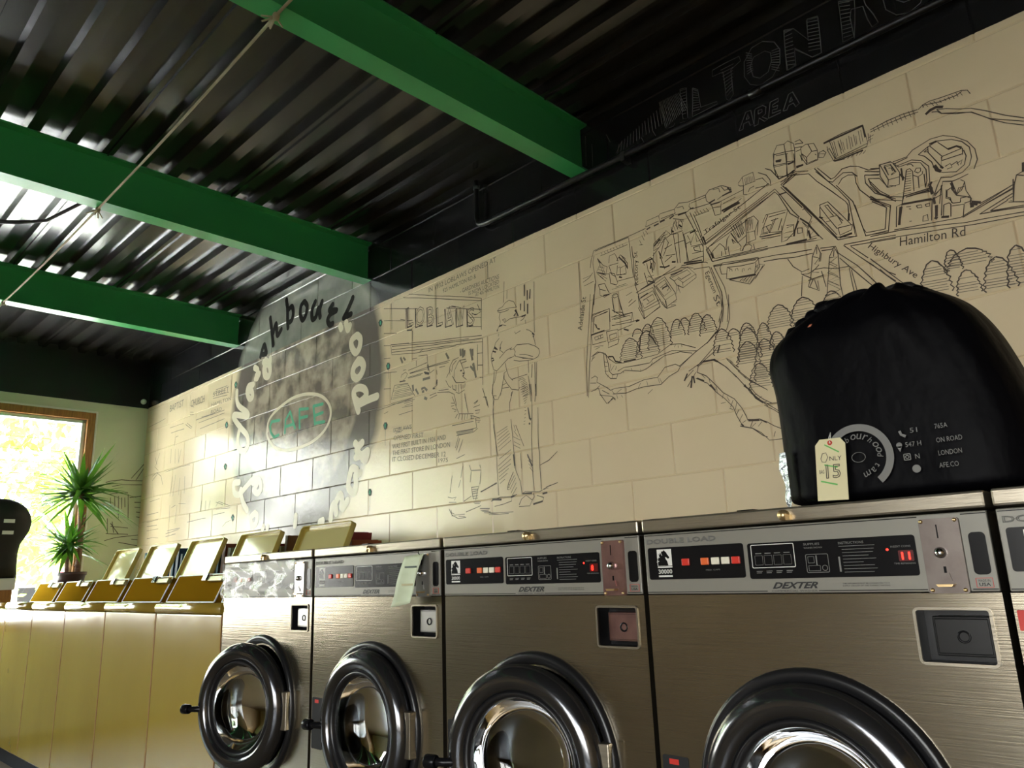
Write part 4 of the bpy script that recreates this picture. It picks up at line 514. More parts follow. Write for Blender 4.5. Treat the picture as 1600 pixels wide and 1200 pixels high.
for cx, zb, hw, h, sl_ in TREES:
    cx, zb, hw, h = cx / 1000, zb / 1000, hw / 1000 * 1.2, h / 1000 * 1.12
    L_, R_ = [], []
    for i in range(13):
        t = i / 12; wd_ = hw * (1 - t ** 1.8) ** .55 * (1 + (.1 if i % 2 else -.06))
        L_.append((cx - wd_, zb + h * t)); R_.append((cx + wd_, zb + h * t + sl_ * wd_ * .3))
    ribbon(lay('map'), L_, .0042, -.001); ribbon(lay('map'), R_, .0042, -.001)
    for i in range(1, int(h / .0085)):
        t = i * .0085 / h; wd_ = hw * max(0, 1 - t ** 1.8) ** .55
        if random.random() < .9: ribbon(lay('hatch'), [(cx - wd_, zb + h * t + .3 * sl_ * -wd_), (cx + wd_ * random.uniform(.7, 1), zb + h * t + .3 * sl_ * wd_)], .0022, -.0008, .0006)
def label(key, s, a, b_, h=None, y=-.0012, **k):
    ax, az, bx, bz = a[0] / 1000, a[1] / 1000, b_[0] / 1000, b_[1] / 1000
    put_text(lay(key), s, ax, y, az, math.hypot(bx - ax, bz - az), h, math.atan2(bz - az, bx - ax), **k)
for s, a, b_, h in (('Trafalgar St', (637, 2334), (797, 2385), .024), ('Rectory St', (315, 2228), (322, 2376), .026), ('Adelaide St', (-6, 2109), (29, 2256), .026),
                    ('Egerton', (613, 2181), (639, 2089), .024), ('St', (641, 2075), (655, 2035), .024), ('Hamilton Rd', (1315, 2055), (1499, 2026), .030), ('Highbury Ave', (1213, 2079), (1338, 1932), .026)):
    label('street', s, a, b_, h)
for s, a, b_, h in (('IN 1932 LOBLAWS OPENED AT', (-1070, 2600), (-531, 2607), .028), ('925 HAMILTON RD &', (-948, 2562), (-683, 2566), .024), ('- GARDNERS AUCTIONS', (-808, 2518), (-514, 2511), .024),
                    ('IS NOW LOCATED', (-741, 2487), (-515, 2485), .022), ('AT 405 HAMILTON', (-691, 2465), (-516, 2460), .020),
                    ('LOBLAWS', (-1388, 1863), (-1225, 1859), .024), ('OPENED FIRST', (-1388, 1818), (-1124, 1797), .026), ('WAS FIRST BUILT IN 1926 AND', (-1398, 1771), (-941, 1758), .026),
                    ('THE FIRST STORE IN LONDON', (-1397, 1735), (-908, 1715), .026), ('IT CLOSED DECEMBER 12', (-1397, 1700), (-943, 1670), .026), ('1975', (-1000, 1645), (-926, 1640), .022)):
    label('caption', s, a, b_, h)
for s, a, b_, h in (('BAPTIST', (-4633, 2542), (-4344, 2545), .06), ('CHURCH', (-4193, 2508), (-3929, 2503), .06), ('STREET', (-3772, 2515), (-3494, 2508), .04), ('HAMILTON', (-3790, 2440), (-3450, 2430), .03), ('ROAD', (-3790, 2380), (-3600, 2375), .03)):
    label('caption', s, a, b_, h)
# LOBLAWS shop sign: tall outlined letters with a heavy drop shade
x = -1.262
for i, ch in enumerate('LOBLAWS'):
    w = (.055, .082, .060, .052, .070, .066, .056)[i]; t = i / 6; zb = 2.447 - .128 * t; hh = .118 - .020 * t
    v, f = text_mesh(ch, w, hh, outline=.012)
    lay('fig').add([(x + p[0], -.001, zb + p[2]) for p in v], f)
    v, f = text_mesh(ch, w * .8, hh, bold=-.02)
    ribbon(lay('fig'), [(x, zb + hh), (x, zb), (x + w * .8, zb - .002)], .008)
    x += w + .020
# little lamps on drooping lines beside the round sign
for key, name, mt, lab in (('map', 'street_map_drawing', 'map_ink', 'black line-drawn bird\'s-eye street map of roads, houses, silos and river'), ('hatch', 'woodland_hatching', 'thin_ink', 'thin hatched lines shading the trees of the street map'),
                           ('street', 'street_name_lettering', 'map_ink', 'hand-lettered street names on the map'),
                           ('fig', 'shopfront_drawing', 'map_ink', 'line drawing of a shopfront, a child and a man in a cap with folded arms'), ('figl', 'pencil_shading', 'thin_ink', 'faint grey shading strokes on the drawn figures and facades'),
                           ('caption', 'caption_lettering', 'thin_ink', 'small hand-written captions beside the drawings'), ('cream', 'round_sign_lettering', 'cream_paint', 'cream brush lettering and oval on the round grey sign'),
                           ('ink', 'black_brush_lettering', 'ink', 'black brush lettering at the top of the round sign'), ('green', 'cafe_lettering', 'green_paint2', 'mint green CAFE lettering in the oval'),
                           ('tagd', 'painted_bulb', 'tag_dark', 'small dark painted bulbs around the round sign'), ('chalk', 'chalk_lettering', 'chalk', 'thin chalk outline letters on the black band')):
    if key in LAY: tag(LAY[key].build(name, M[mt], wall_back), lab)
tag(LAY['ww'].build('building_sketch', M['map_ink'], wall_left), 'thin line sketch of a building beside the window')

# ================================================================== FRONT-LOADING WASHERS
ZT, ZC0, ZP1, ZP0, ZB = 1.183, 1.155, 1.151, 1.026, 0.10
W = 0.660
HORSE = [(.02,.0),(.03,.30),(.10,.52),(.16,.60),(.10,.62),(.22,.72),(.18,.76),(.32,.82),(.30,.88),(.45,.90),(.50,.98),(.56,.90),(.66,.82),(.72,.70),(.86,.52),(.84,.44),(.74,.42),(.66,.50),(.56,.52),(.60,.40),(.70,.26),(.76,.0)]
def ring_frame(mb, x0, x1, z0, z1, r, t, y0, y1, mi=0):
    o = rrect(x0, x1, z0, z1, r); i = rrect(x0 + t, x1 - t, z0 + t, z1 - t, max(r - t, .0005)); n = len(o)
    v = [(p[0], y0, p[1]) for p in o] + [(p[0], y0, p[1]) for p in i] + [(p[0], y1, p[1]) for p in o] + [(p[0], y1, p[1]) for p in i]
    f = []
    for k in range(n):
        j = (k + 1) % n; f += [(k, j, n + j, n + k), (k, 2 * n + k, 2 * n + j, j), (n + k, n + j, 3 * n + j, 3 * n + k)]
    mb.add(v, f, mi)
def front_washer(x0, label, led='', open_deg=0, dy=0.0, film=False, film_full=False, coin='coin', box='coin'):
    """origin at the lower front left corner on the plinth; local x to the right, y to the wall"""
    R_ = thing('front_load_washer', (x0, -1.10 + dy, ZB), label, 'washing machine', 'stainless steel front-loading washers')
    z_ = lambda z: z - ZB
    c = MB(); xs = [0, .529, .639, W]; zs = [z_(.915), z_(.999), z_(1.024)]; ZDc = z_(.660); XC = .331; RH = .200
    for i in range(3):
        for j in range(2):
            if i == 1 and j == 0: continue
            c.quad((xs[i], 0, zs[j]), (xs[i + 1], 0, zs[j]), (xs[i + 1], 0, zs[j + 1]), (xs[i], 0, zs[j + 1]))
    corners = [math.atan2(zz - ZDc, xx - XC) % (2 * math.pi) for xx in (0, W) for zz in (0, z_(.915))]
    AN = sorted(set([2 * math.pi * k / 72 for k in range(72)] + corners)); pin = []; pout = []
    for a in AN:
        ca, sa = math.cos(a), math.sin(a); ts = []
        if abs(ca) > 1e-9: ts.append(((W if ca > 0 else 0) - XC) / ca)
        if abs(sa) > 1e-9: ts.append(((z_(.915) if sa > 0 else 0) - ZDc) / sa)
        t = min(ts); pin.append((XC + RH * ca, 0, ZDc + RH * sa)); pout.append((XC + t * ca, 0, ZDc + t * sa))
    nA = len(AN); c.add(pin + pout, [(k, (k + 1) % nA, nA + (k + 1) % nA, nA + k) for k in range(nA)])
    for a, b_ in (((0, 0), (0, .66)), ((W, 0), (W, .66))): c.quad((a[0], 0, 0), (a[0], .66, 0), (a[0], .66, z_(1.15)), (a[0], 0, z_(1.15)))
    c.quad((0, .66, 0), (W, .66, 0), (W, .66, z_(1.15)), (0, .66, z_(1.15))); c.quad((0, 0, 0), (W, 0, 0), (W, .66, 0), (0, .66, 0)); c.quad((0, 0.004, z_(1.15)), (W, 0.004, z_(1.15)), (W, .66, z_(1.15)), (0, .66, z_(1.15)))
    c.quad((0, 0, z_(1.024)), (W, 0, z_(1.024)), (W, .01, z_(1.024)), (0, .01, z_(1.024)))
    cab = c.build('cabinet', M['steel'], R_)
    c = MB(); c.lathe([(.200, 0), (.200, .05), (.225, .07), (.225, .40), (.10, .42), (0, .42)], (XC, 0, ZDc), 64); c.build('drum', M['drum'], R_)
    # coin box recess
    r = MB(); x1, x2, za, zb = .529, .639, z_(.915), z_(.999); d = .045
    r.quad((x1, d, za), (x2, d, za), (x2, d, zb), (x1, d, zb)); r.quad((x1, 0, za), (x1, d, za), (x1, d, zb), (x1, 0, zb)); r.quad((x2, 0, za), (x2, d, za), (x2, d, zb), (x2, 0, zb)); r.quad((x1, 0, za), (x2, 0, za), (x2, d, za), (x1, d, za)); r.quad((x1, 0, zb), (x2, 0, zb), (x2, d, zb), (x1, d, zb))
    ring_frame(r, x1 - .003, x2 + .003, za - .003, zb + .003, .009, .0045, -.003, .002, 1)
    rc = r.build('coin_box_recess', [M['rubber'], M['steel_cap']], R_)
    r = MB(); r.box(.550, .634, .012, .044, z_(.926), z_(.987), 0); r.box(.553, .631, .010, .013, z_(.929), z_(.984), 0)
    bx = r.build('coin_box_door', M[box], rc, bevel=.003)
    r = MB(); r.lathe([(.0, .006), (.006, .006), (.007, .001), (.010, .0), (.010, .012)], (.594, 0.008, z_(.956)), 16); r.build('lock', M['blk'], R_)
    # lid cap
    r = MB(); r.box(-.001, W + .001, -.006, .665, z_(ZC0), z_(ZT), 0); r.build('top_lid', M['steel_cap'], R_, bevel=.004)
    r = MB(); r.lathe([(0, -.014), (.006, -.014), (.007, -.011), (.010, -.011), (.010, 0)], (.328, -.006, z_(1.168)), 18); r.box(.334, .342, -.018, -.006, z_(1.158), z_(1.168)); r.build('lid_lock', M['brass'], R_)
    r = MB(); r.box(0.20, 0.235, .05, .09, z_(ZT), z_(ZT) + .006); r.build('hinge_cover', M['blk'], R_)
    # control panel
    p = MB(); p.box(.001, W - .001, -.003, .02, z_(ZP0), z_(ZP1)); cp = p.build('control_panel', M['panel'], R_, bevel=.002)
    p = MB(); y = -.0042
    p.box(.003, .556, y, -.002, z_(1.1465), z_(1.148)); p.box(.622, .658, y, -.002, z_(1.1465), z_(1.148)); p.box(.003, .275, y, -.002, z_(1.0292), z_(1.0305)); p.box(.374, .556, y, -.002, z_(1.0292), z_(1.0305)); p.box(.622, .658, y, -.002, z_(1.0292), z_(1.0305))
    p.prism(rrect(.010, .234, z_(1.0555), z_(1.1215), .005), y - .0004, -.002, 'y'); p.prism(rrect(.243, .548, z_(1.0525), z_(1.1195), .005), y - .0004, -.002, 'y')
    p.prism(rrect(.628, .652, z_(1.052), z_(1.118), .007), y, -.002, 'y')
    p.build('display_window', M['blk'], R_)
    y = -.0050
    p = MB(); put_text(p, 'DOUBLE LOAD', .008, -.0040, z_(1.129), .168, .0105, outline=.03); p.build('load_lettering', M['outline_grey'], cp)
    p = MB(); put_text(p, 'DEXTER', .286, -.0040, z_(1.034), .088, .0118, shear=.45, bold=.035); p.build('brand_lettering', M['print_black'], cp)
    p = MB(); put_text(p, 'COMMERCIAL WASHER', .284, -.0040, z_(1.0285), .088, .0030); p.build('brand_subtitle', M['print_black'], cp)
    p = MB(); put_text(p, 'THIS APPLIANCE MUST BE CONNECTED TO A', .418, -.0040, z_(1.0405), .08, .0022); put_text(p, 'SUPPLY CIRCUIT OF THE CORRECT RATING', .418, -.0040, z_(1.0365), .08, .0022); p.build('notice_lettering', M['print_black'], cp)
    p = MB(); ring_frame(p, .628, .652, z_(1.032), z_(1.047), .001, .0006, -.0042, -.003); put_text(p, 'MADE IN', .632, -.0040, z_(1.041), .016, .0035, mi=1); put_text(p, 'USA', .632, -.0040, z_(1.0345), .016, .005, bold=.02, mi=1); p.build('origin_label', [M['print_red'], M['print_black']], cp)
    p = MB(); p.box(.033, .069, y, y + .0005, z_(1.0835), z_(1.1175)); p.box(.033, .069, y, y + .0005, z_(1.0795), z_(1.0822)); p.box(.034, .068, y, y + .0005, z_(1.0605), z_(1.0640))
    put_text(p, '30000', .034, y, z_(1.067), .034, .0095, outline=.03)
    hp = [(.0335 + .035 * q[0], y - .0004, z_(1.084) + .033 * q[1]) for q in HORSE]
    p.add(hp, [tuple(range(len(hp)))], 1)
    for k in range(6): a = math.radians(80 + 20 * k); p.add([(.048 + r_ * math.cos(a + d_), y - .0005, z_(1.094) + r_ * 1.1 * math.sin(a + d_)) for r_, d_ in ((.010, 0), (.0165, .10), (.0165, .18), (.010, .10))], [(0, 1, 2, 3)], 0 if k % 2 else 1)
    p.build('horse_emblem', [M['print_white'], M['blk']], cp)
    p = MB(); put_text(p, 'MED. CAPS', .148, y, z_(1.071), .032, .0028); p.build('button_caption', M['print_grey'], cp)
    p = MB(); ring_frame(p, .250, .337, z_(1.0725), z_(1.1165), .003, .0013, y, y + .0006)
    for k in range(4): ring_frame(p, .257 + .019 * k, .273 + .019 * k, z_(1.078), z_(1.096), .001, .0005, y, y + .0006, 1)
    for k in range(4): p.box(.259 + .019 * k, .271 + .019 * k, y, y + .0005, z_(1.099), z_(1.1005), 1); p.box(.258 + .02 * k, .270 + .02 * k, y, y + .0005, z_(1.066), z_(1.0672), 1); p.box(.258 + .02 * k, .268 + .02 * k, y, y + .0005, z_(1.063), z_(1.0642), 1)
    p.build('cycle_chart', [M['print_white'], M['print_grey']], cp)
    p = MB(); put_text(p, 'SUPPLIES', .356, y, z_(1.1105), .03, .004); put_text(p, 'WASHER SHOWN', .356, y, z_(1.1045), .034, .0028)
    ring_frame(p, .357, .399, z_(1.0615), z_(1.0945), .003, .0009, y, y + .0006); ring_frame(p, .361, .373, z_(1.0785), z_(1.0905), .001, .0007, y, y + .0006); p.box(.376, .378, y, y + .0005, z_(1.074), z_(1.092)); ring_frame(p, .361, .383, z_(1.0645), z_(1.0745), .001, .0007, y, y + .0006); ring_frame(p, .386, .396, z_(1.0645), z_(1.0745), .0045, .0009, y, y + .0006)
    p.build('supplies_diagram', M['print_grey'], cp)
    p = MB(); put_text(p, 'INSTRUCTIONS', .420, y, z_(1.1095), .044, .0042)
    for k, (a, b_) in enumerate(((.42, .482), (.425, .480), (.425, .478), (.425, .470), (.425, .482), (.425, .46), (.425, .478), (.425, .482), (.425, .476))): p.box(a, b_, y, y + .0005, z_(1.1055 - .0056 * k), z_(1.1063 - .0056 * k))
    p.box(.417, .420, y, y + .0005, z_(1.062), z_(1.088)); p.build('instruction_lettering', M['print_grey'], cp)
    p = MB(); put_text(p, 'INSERT COINS', .508, y, z_(1.0995), .032, .0032); put_text(p, 'TIME REMAINING', .510, y, z_(1.0715), .034, .0028)
    p.build('display_caption', M['print_grey'], cp)
    for bx_, mt in ((.103, 'red_btn'), (.148, 'orange_btn'), (.172, 'white_btn'), (.1945, 'white_btn'), (.217, 'red_btn')):
        p = MB(); p.box(bx_ - .009, bx_ + .009, -.0085, -.004, z_(1.0825), z_(1.0965)); p.build('button', M[mt], R_, bevel=.0015)
    p = MB(); p.prism(rrect(.519, .543, z_(1.0765), z_(1.0945), .002), -.0056, -.004, 'y'); dsp = p.build('time_display', M['led_glow'], R_)
    if led:
        p = MB(); put_text(p, led, .524, -.0062, z_(1.079), .014 if len(led) > 1 else .007, .0125, bold=.02); p.lathe([(0, -.0006), (.0022, 0)], (.502, -.0050, z_(1.0965)), 10); p.build('lit_digits', M['led'], dsp)
    # coin plate
    p = MB(); p.prism(rrect(.559, .619, z_(1.024), z_(1.1430), .004), -.010, -.002, 'y')
    p.box(.5845, .5865, -.0106, -.0095, z_(1.111), z_(1.133), 1); p.box(.5865, .5905, -.0106, -.0095, z_(1.044), z_(1.066), 1)
    p.lathe([(0, -.022), (.005, -.021), (.0085, -.016), (.009, -.010)], (.586, 0, z_(1.088)), 20, 2); p.prism([(.575, z_(1.0385)), (.601, z_(1.0385)), (.598, z_(1.0345)), (.578, z_(1.0345))], -.024, -.009, 'y', 3)
    p.prism([(.580, z_(1.044)), (.597, z_(1.044)), (.594, z_(1.056)), (.583, z_(1.056))], -.013, -.009, 'y', 0)
    for sx2, sz2 in ((.563, 1.139), (.614, 1.139), (.565, 1.029), (.613, 1.029)): p.lathe([(0, -.013), (.0026, -.0125), (.0034, -.010)], (sx2, 0, z_(sz2)), 10, 3)
    p.build('coin_plate', [M[coin], M['blk'], M['chrome'], M['brass']], R_)
    # warning plate low on the left
    p = MB(); p.prism(rrect(.006, .066, z_(.560), z_(.712), .004), -.0015, .001, 'y'); wp = p.build('warning_plate', M['blk_matt'], R_)
    p = MB(); p.box(.022, .044, -.0022, -.0010, z_(.696), z_(.706)); p.build('warning_stripe', M['print_red'], wp)
    # door surround
    r = MB(); r.lathe([(.236, 0.0), (.234, -.010), (.226, -.014), (.214, -.010), (.205, 0.0)], (XC, 0, ZDc), 72)
    r.build('door_surround', M['rubber'], R_)
    # door, hinged on the right edge
    piv = bpy.data.objects.new('door', None)
    r = MB(); hx = .205
    r.lathe([(.206, .016), (.212, .004), (.213, -.010), (.205, -.026), (.190, -.036), (.172, -.038), (.160, -.032), (.153, -.020), (.150, .010)], (-hx, 0, 0), 72, close=True)
    dr = r.build('door', M['door_ring'], R_, loc=(XC + hx, -.018, ZDc)); dr.rotation_euler = (0, 0, math.radians(open_deg))
    bpy.data.objects.remove(piv)
    r = MB(); r.lathe([(.156, -.026), (.150, -.030), (.142, -.024), (.138, -.006), (.142, .008), (.153, .006)], (-hx, 0, 0), 64, close=True); r.build('gasket', M['rubber'], dr)
    r = MB(); r.lathe([(.141, -.012), (.136, .010), (.126, .034), (.105, .052), (.07, .060), (.0, .062), (.0, .058), (.07, .056), (.102, .048), (.121, .031), (.131, .010), (.136, -.012)], (-hx, 0, 0), 64); r.build('glass_bowl', M['bowl'], dr)
    r = MB(); r.lathe([(0, .066), (.145, .064), (.15, .05)], (-hx, -.054, 0), 48); r.build('drum_shadow_disc', M['blk_matt'], dr) if False else None
    r = MB(); hxx = -2 * hx + .012
    r.tube([(hxx + .02, -.020, -.012), (hxx - .012, -.040, -.012), (hxx - .035, -.046, -.012)], [.012, .010, .010], 12)
    r.tube([(hxx - .030, -.046, -.012), (hxx - .060, -.050, -.012)], [.016, .017], 14); r.build('handle', M['blk'], dr, bevel=.003)
    r = MB(); r.box(-.008, .022, -.014, .016, -.06, .06); r.build('hinge', M['steel_cap'], dr, bevel=.003)
    if film:
        r = MB(); nn = 44; mm_ = 12; zz0, zz1 = z_(1.022), z_(1.153); xx1 = .556 if not film_full else .556
        vv = []
        for j in range(mm_ + 1):
            for i in range(nn + 1):
                vv.append((.002 + (xx1 - .002) * i / nn, -.012 - .003 * math.sin(i * .55 + 1.7 * math.sin(j * .7)) - .0025 * math.sin(j * 1.1 + i * .23) - random.uniform(0, .0015), zz0 + (zz1 - zz0) * j / mm_))
        r.add(vv, [(j * (nn + 1) + i, j * (nn + 1) + i + 1, (j + 1) * (nn + 1) + i + 1, (j + 1) * (nn + 1) + i) for j in range(mm_) for i in range(nn)], 0, 1)
        r.build('crumpled_film', M['hood'], R_)
    return R_
W1 = front_washer(-1.012, 'steel front-loading washer with its door ajar, beside the almond top loaders', open_deg=14, film=True, coin='coin_silver', box='coin_silver')
W2 = front_washer(-0.336, 'steel front-loading washer with a pale paper slip hanging from its coin plate', open_deg=0, film=False, coin='coin_silver', box='coin_silver')
W3 = front_washer(0.340, 'steel front-loading washer with a reddish coin plate and one lit red digit', led='8', open_deg=10, coin='coin_red', box='coin_red')
W4 = front_washer(1.012, 'steel front-loading washer under the black bag, two lit red digits', led='11', box='coin_dark')
W5 = front_washer(1.686, 'steel front-loading washer cut off by the right picture edge, red sticker at its upper left', dy=-.012)
b = MB(); b.prism(rrect(.004, .075, .899 - .03, .899, .002), -.0015, .001, 'y'); b.build('red_sticker', M['print_red'], W5)
b = MB(); b.prism(rrect(.008, .075, .80, .866, .004), -.0015, .001, 'y', 0); put_text(b, 'NO', .014, -.0018, .84, .02, .012, mi=1); put_text(b, 'DYE', .014, -.0018, .82, .03, .012, mi=1); b.build('warning_sticker', [M['blk_matt'], M['print_white']], W5)

# paper slip hanging from the second washer
b = MB(); rows = 14; vv = []
for j in range(rows + 1):
    t = j / rows; zz = 1.140 - t * .137; xc = .226 - t * .028 - .004 * math.sin(t * 3); yy = -1.118 - .010 * math.sin(t * 2.6) - .022 * max(0, t - .75) ** 1.0 * 2
    for i in range(7): u = i / 6 - .5; vv.append((xc + u * .088, yy - .012 * (u ** 2) * 4 * t, zz + u * .006 * (1 + t)))
b.add(vv, [(j * 7 + i, j * 7 + i + 1, (j + 1) * 7 + i + 1, (j + 1) * 7 + i) for j in range(rows) for i in range(6)], 0, 1)
b.tube([(.252, -1.116, 1.136), (.248, -1.122, 1.146), (.243, -1.113, 1.152)], .0012, 6, 1)
pr = b.build('paper_slip', [M['slip'], M['blk']]); md = pr.modifiers.new('thick', 'SOLIDIFY'); md.thickness = .0006
tag(pr, 'pale green paper slip tied to the coin plate of the second steel washer', 'tag')
b = MB()
b.box(.195, .250, -1.1285, -1.128, 1.104, 1.109, 0); b.build('slip_heading', M['tag_dark'], pr); b = MB(); b.box(.185, .245, -1.1325, -1.132, 1.055, 1.061, 0)
b.build('slip_rule', M['olive'], pr)

# ================================================================== TOP-LOADING WASHERS
LAB = ['almond top-loading washer next to the steel washers, its console hidden behind them', 'almond top-loading washer, first from the right with its tan console showing',
       'almond top-loading washer, second from the right with its tan console showing', 'almond top-loading washer, third from the right with its tan console showing',
       'almond top-loading washer at the left end of the row with its lid open']
PW = 0.672
def top_washer(x1, label, lid_open=True, lidcol='lid_inner'):
    x0 = x1 - PW
    R_ = thing('top_load_washer', (x0, -1.10, ZB), label, 'washing machine', 'almond top-loading washers in a row'); z_ = lambda z: z - ZB
    w = PW - .004
    b = MB(); pr = [(0.0, 0), (0.0, z_(.958)), (.66, z_(.958)), (.66, 0)]
    b.prism([(p[0], p[1]) for p in pr], .002, w, 'x'); b.build('cabinet', M['almond'], R_, bevel=.006)
    b = MB(); pts = [(-.004, z_(.962)), (-.008, z_(.970)), (-.009, z_(.985)), (-.004, z_(.998)), (.006, z_(1.004)), (.020, z_(1.004)), (.030, z_(.990)), (.66, z_(.988)), (.66, z_(.962))]
    b.prism(pts, .001, w + .002, 'x', 0, 1); b.build('top_deck', M['almond'], R_)
    b = MB(); b.box(w - .001, w + .0038, -.0008, .002, z_(.14), z_(.957)); b.build('rust_seam', M['rust'], R_); b = MB(); b.box(.0002, .005, -.0008, .001, z_(.15), z_(.95)); b.build('rust_seam', M['rust'], R_)
    b = MB(); b.box(.01, w - .01, .035, .05, 0, z_(.139)); b.build('kick_plate', M['blk_matt'], R_)
    # sloping coin console
    mt = Matrix.Translation((0, .300, z_(.988))) @ Matrix.Rotation(math.radians(-25), 4, 'X')
    b = MB(); b.prism(rrect(.03, .615, 0.0, .148, .008), -.008, .030, 'y'); b.v = [tuple(mt @ Vector(p)) for p in b.v]; cs = b.build('coin_console', M['console'], R_)
    b = MB(); ring_frame(b, .026, .619, -.003, .151, .010, .006, -.011, -.006); b.v = [tuple(mt @ Vector(p)) for p in b.v]; b.build('console_rim', M['white_trim'], cs)
    b = MB(); b.box(.425, .480, -.045, -.008, .100, .142); b.v = [tuple(mt @ Vector(p)) for p in b.v]; sl2 = b.build('coin_slide', M['chrome'], R_, bevel=.006)
    b = MB(); b.box(.480, .640, -.036, -.016, .102, .128); b.v = [tuple(mt @ Vector(p)) for p in b.v]; b.build('slide_bar', M['olive'], sl2, bevel=.003)
    # lid standing open at the back
    if lid_open:
        mt = Matrix.Translation((.150, .520, z_(.995))) @ Matrix.Rotation(math.radians(-22), 4, 'X')
        b = MB(); b.prism(rrect(0, .46, 0, .372, .02), 0, .006, 'y'); ring_frame(b, 0, .46, 0, .372, .02, .005, -.022, .002); b.v = [tuple(mt @ Vector(p)) for p in b.v]
        ld = b.build('lid', M['almond_lid'], R_)
        b = MB(); b.prism(rrect(.028, .432, .024, .35, .016), -.004, 0.0, 'y'); b.v = [tuple(mt @ Vector(p)) for p in b.v]; b.build('lid_inner_panel', M[lidcol], ld)
    else:
        b = MB(); b.box(.15, .61, .36, .64, z_(.989), z_(1.002)); b.build('lid', M['almond_lid'], R_, bevel=.004)
    return R_
for i in range(5): top_washer(-1.020 - PW * i, LAB[i])
XE = -1.020 - PW * 5
top_washer(XE, 'almond top-loading washer in the corner by the window, lid shut under the plant', False)

# ================================================================== BOOKS BEHIND THE LIDS
BK = [((.03, .10, .25), .5), ((.35, .10, .04), .5), ((.05, .18, .33), .5), ((.55, .48, .38), .6), ((.22, .12, .05), .5), ((.30, .03, .05), .5), ((.45, .33, .12), .5), ((.02, .03, .06), .5), ((.10, .25, .35), .5), ((.62, .60, .55), .6)]
NAMEC = ['navy blue', 'rust brown', 'blue', 'cream', 'dark brown', 'dark red', 'tan', 'black', 'teal', 'off-white']
BM = [mat('book_cover_%s' % NAMEC[i].replace(' ', '_').replace('-', '_'), c, r) for i, (c, r) in enumerate(BK)]
PG = mat('book_pages', (.66, .60, .46), .8)
GAPS = ['behind the leftmost open lid', 'between the leftmost and second lids', 'between the second and third lids', 'between the third and fourth lids', 'between the fourth lid and the rightmost lid', 'behind the rightmost lid']
spots = [(-4.02, [2, 0], 0), (-3.50, [8, 0, 2], 1), (-3.42, [], 1), (-2.86, [3, 8, 1, 9], 2), (-2.16, [7, 5, 3, 4], 3), (-1.52, [4, 6, 5, 1], 4), (-0.80, [0], 5)]
for bx0, cols, gi in spots:
    x = bx0
    for k, ci in enumerate(cols):
        th = random.choice((.026, .034, .042)); hh = random.uniform(.23, .30); dp = random.uniform(.15, .19)
        if gi == 5: hh = .19
        b = MB(); b.box(0, th, 0, .003, 0, hh); 
        b = MB(); b.box(0, .003, 0, dp, 0, hh); b.box(th - .003, th, 0, dp, 0, hh); b.box(0, th, 0, .003, 0, hh)
        o = b.build('book', BM[ci]); pg = MB(); pg.box(.003, th - .003, .003, dp - .004, .004, hh - .004); pg.build('pages', PG, o)
        lean = .12 + .01 * k if gi != 5 else .02
        o.location = (x, -.345, 1.032); o.rotation_euler = (0, lean, 0)
        tag(o, '%s book leaning on the ledge %s' % (NAMEC[ci], GAPS[gi]), 'book', 'books behind the washer lids')
        x += th + .03

# ================================================================== BLACK BAG WITH PRICE TAG
def bag(loc, prof, depth, label, name, mtl, seed=3, nseg=72):
    rnd = random.Random(seed); b = MB(); ph = [rnd.uniform(0, 6.28) for _ in range(12)]; n = len(prof); vs = []
    for j, (z, xl, xr) in enumerate(prof):
        t = j / (n - 1); cx = (xl + xr) / 2; hw = (xr - xl) / 2; dd = depth / 2 * (1 - .55 * max(0, t - .55) / .45)
        for k in range(nseg):
            a = 2 * math.pi * k / nseg; ca, sa = math.cos(a), math.sin(a)
            ex = .55 + .35 * t
            px = abs(ca) ** ex * (1 if ca > 0 else -1); py = abs(sa) ** ex * (1 if sa > 0 else -1)
            wr = .008 * math.sin(a * 3 + ph[0] + z * 9) + .006 * math.sin(a * 7 + ph[1] - z * 14) + .004 * math.sin(a * 15 + ph[2] + z * 22) + .003 * math.sin(a * 29 + ph[5])
            wr *= (.15 + 1.2 * max(0, t - .25)); wr2 = (t > .8) * .010 * math.sin(a * 11 + ph[3])
            vs.append((cx + px * (hw + wr * .4), py * (dd + wr), z + wr2))
    f = []
    for j in range(n - 1):
        for k in range(nseg): f.append((j * nseg + k, j * nseg + (k + 1) % nseg, (j + 1) * nseg + (k + 1) % nseg, (j + 1) * nseg + k))
    f += [tuple(range(nseg - 1, -1, -1)), tuple((n - 1) * nseg + k for k in range(nseg))]
    b.add(vs, f, 0, 1); o = b.build(name, mtl, loc=loc)
    md = o.modifiers.new('soft', 'SUBSURF'); md.levels = 1; md.render_levels = 2
    return o
BP = [(0, .004, .450), (.02, .002, .456), (.08, .0, .458), (.14, .0, .450), (.20, -.002, .438), (.25, -.006, .424), (.285, -.016, .414), (.31, -.014, .404), (.335, -.006, .392), (.355, .010, .376), (.375, .040, .352), (.392, .080, .325), (.405, .12, .30), (.411, .16, .285), (.413, .20, .270)]
bg_ = bag((1.296, -.925, ZT + .001), BP, .28, '', 'laundry_bag', M['cloth'])
tag(bg_, 'black nylon laundry bag with a printed round logo on top of the steel washers', 'bag')
b = MB()    # gathered neck folds and drawcord lumps along the top
for k in range(11):
    t = k / 10; x = .085 + .20 * t; z = .388 + .020 * math.sin(math.pi * min(1, t * .9)) + random.uniform(-.004, .004); yy = random.uniform(-.05, .02)
    b.lathe([(0, -.022), (.018, -.018), (.030, -.005), (.030, .003), (.020, .010), (0, .013)], (x, yy, z), 14, axis='z')
for k in range(4): b.lathe([(0, -.02), (.016, -.015), (.026, 0), (.018, .016), (0, .02)], (.058 + .022 * k, -.05, .362 + .013 * k), 14, axis='z')
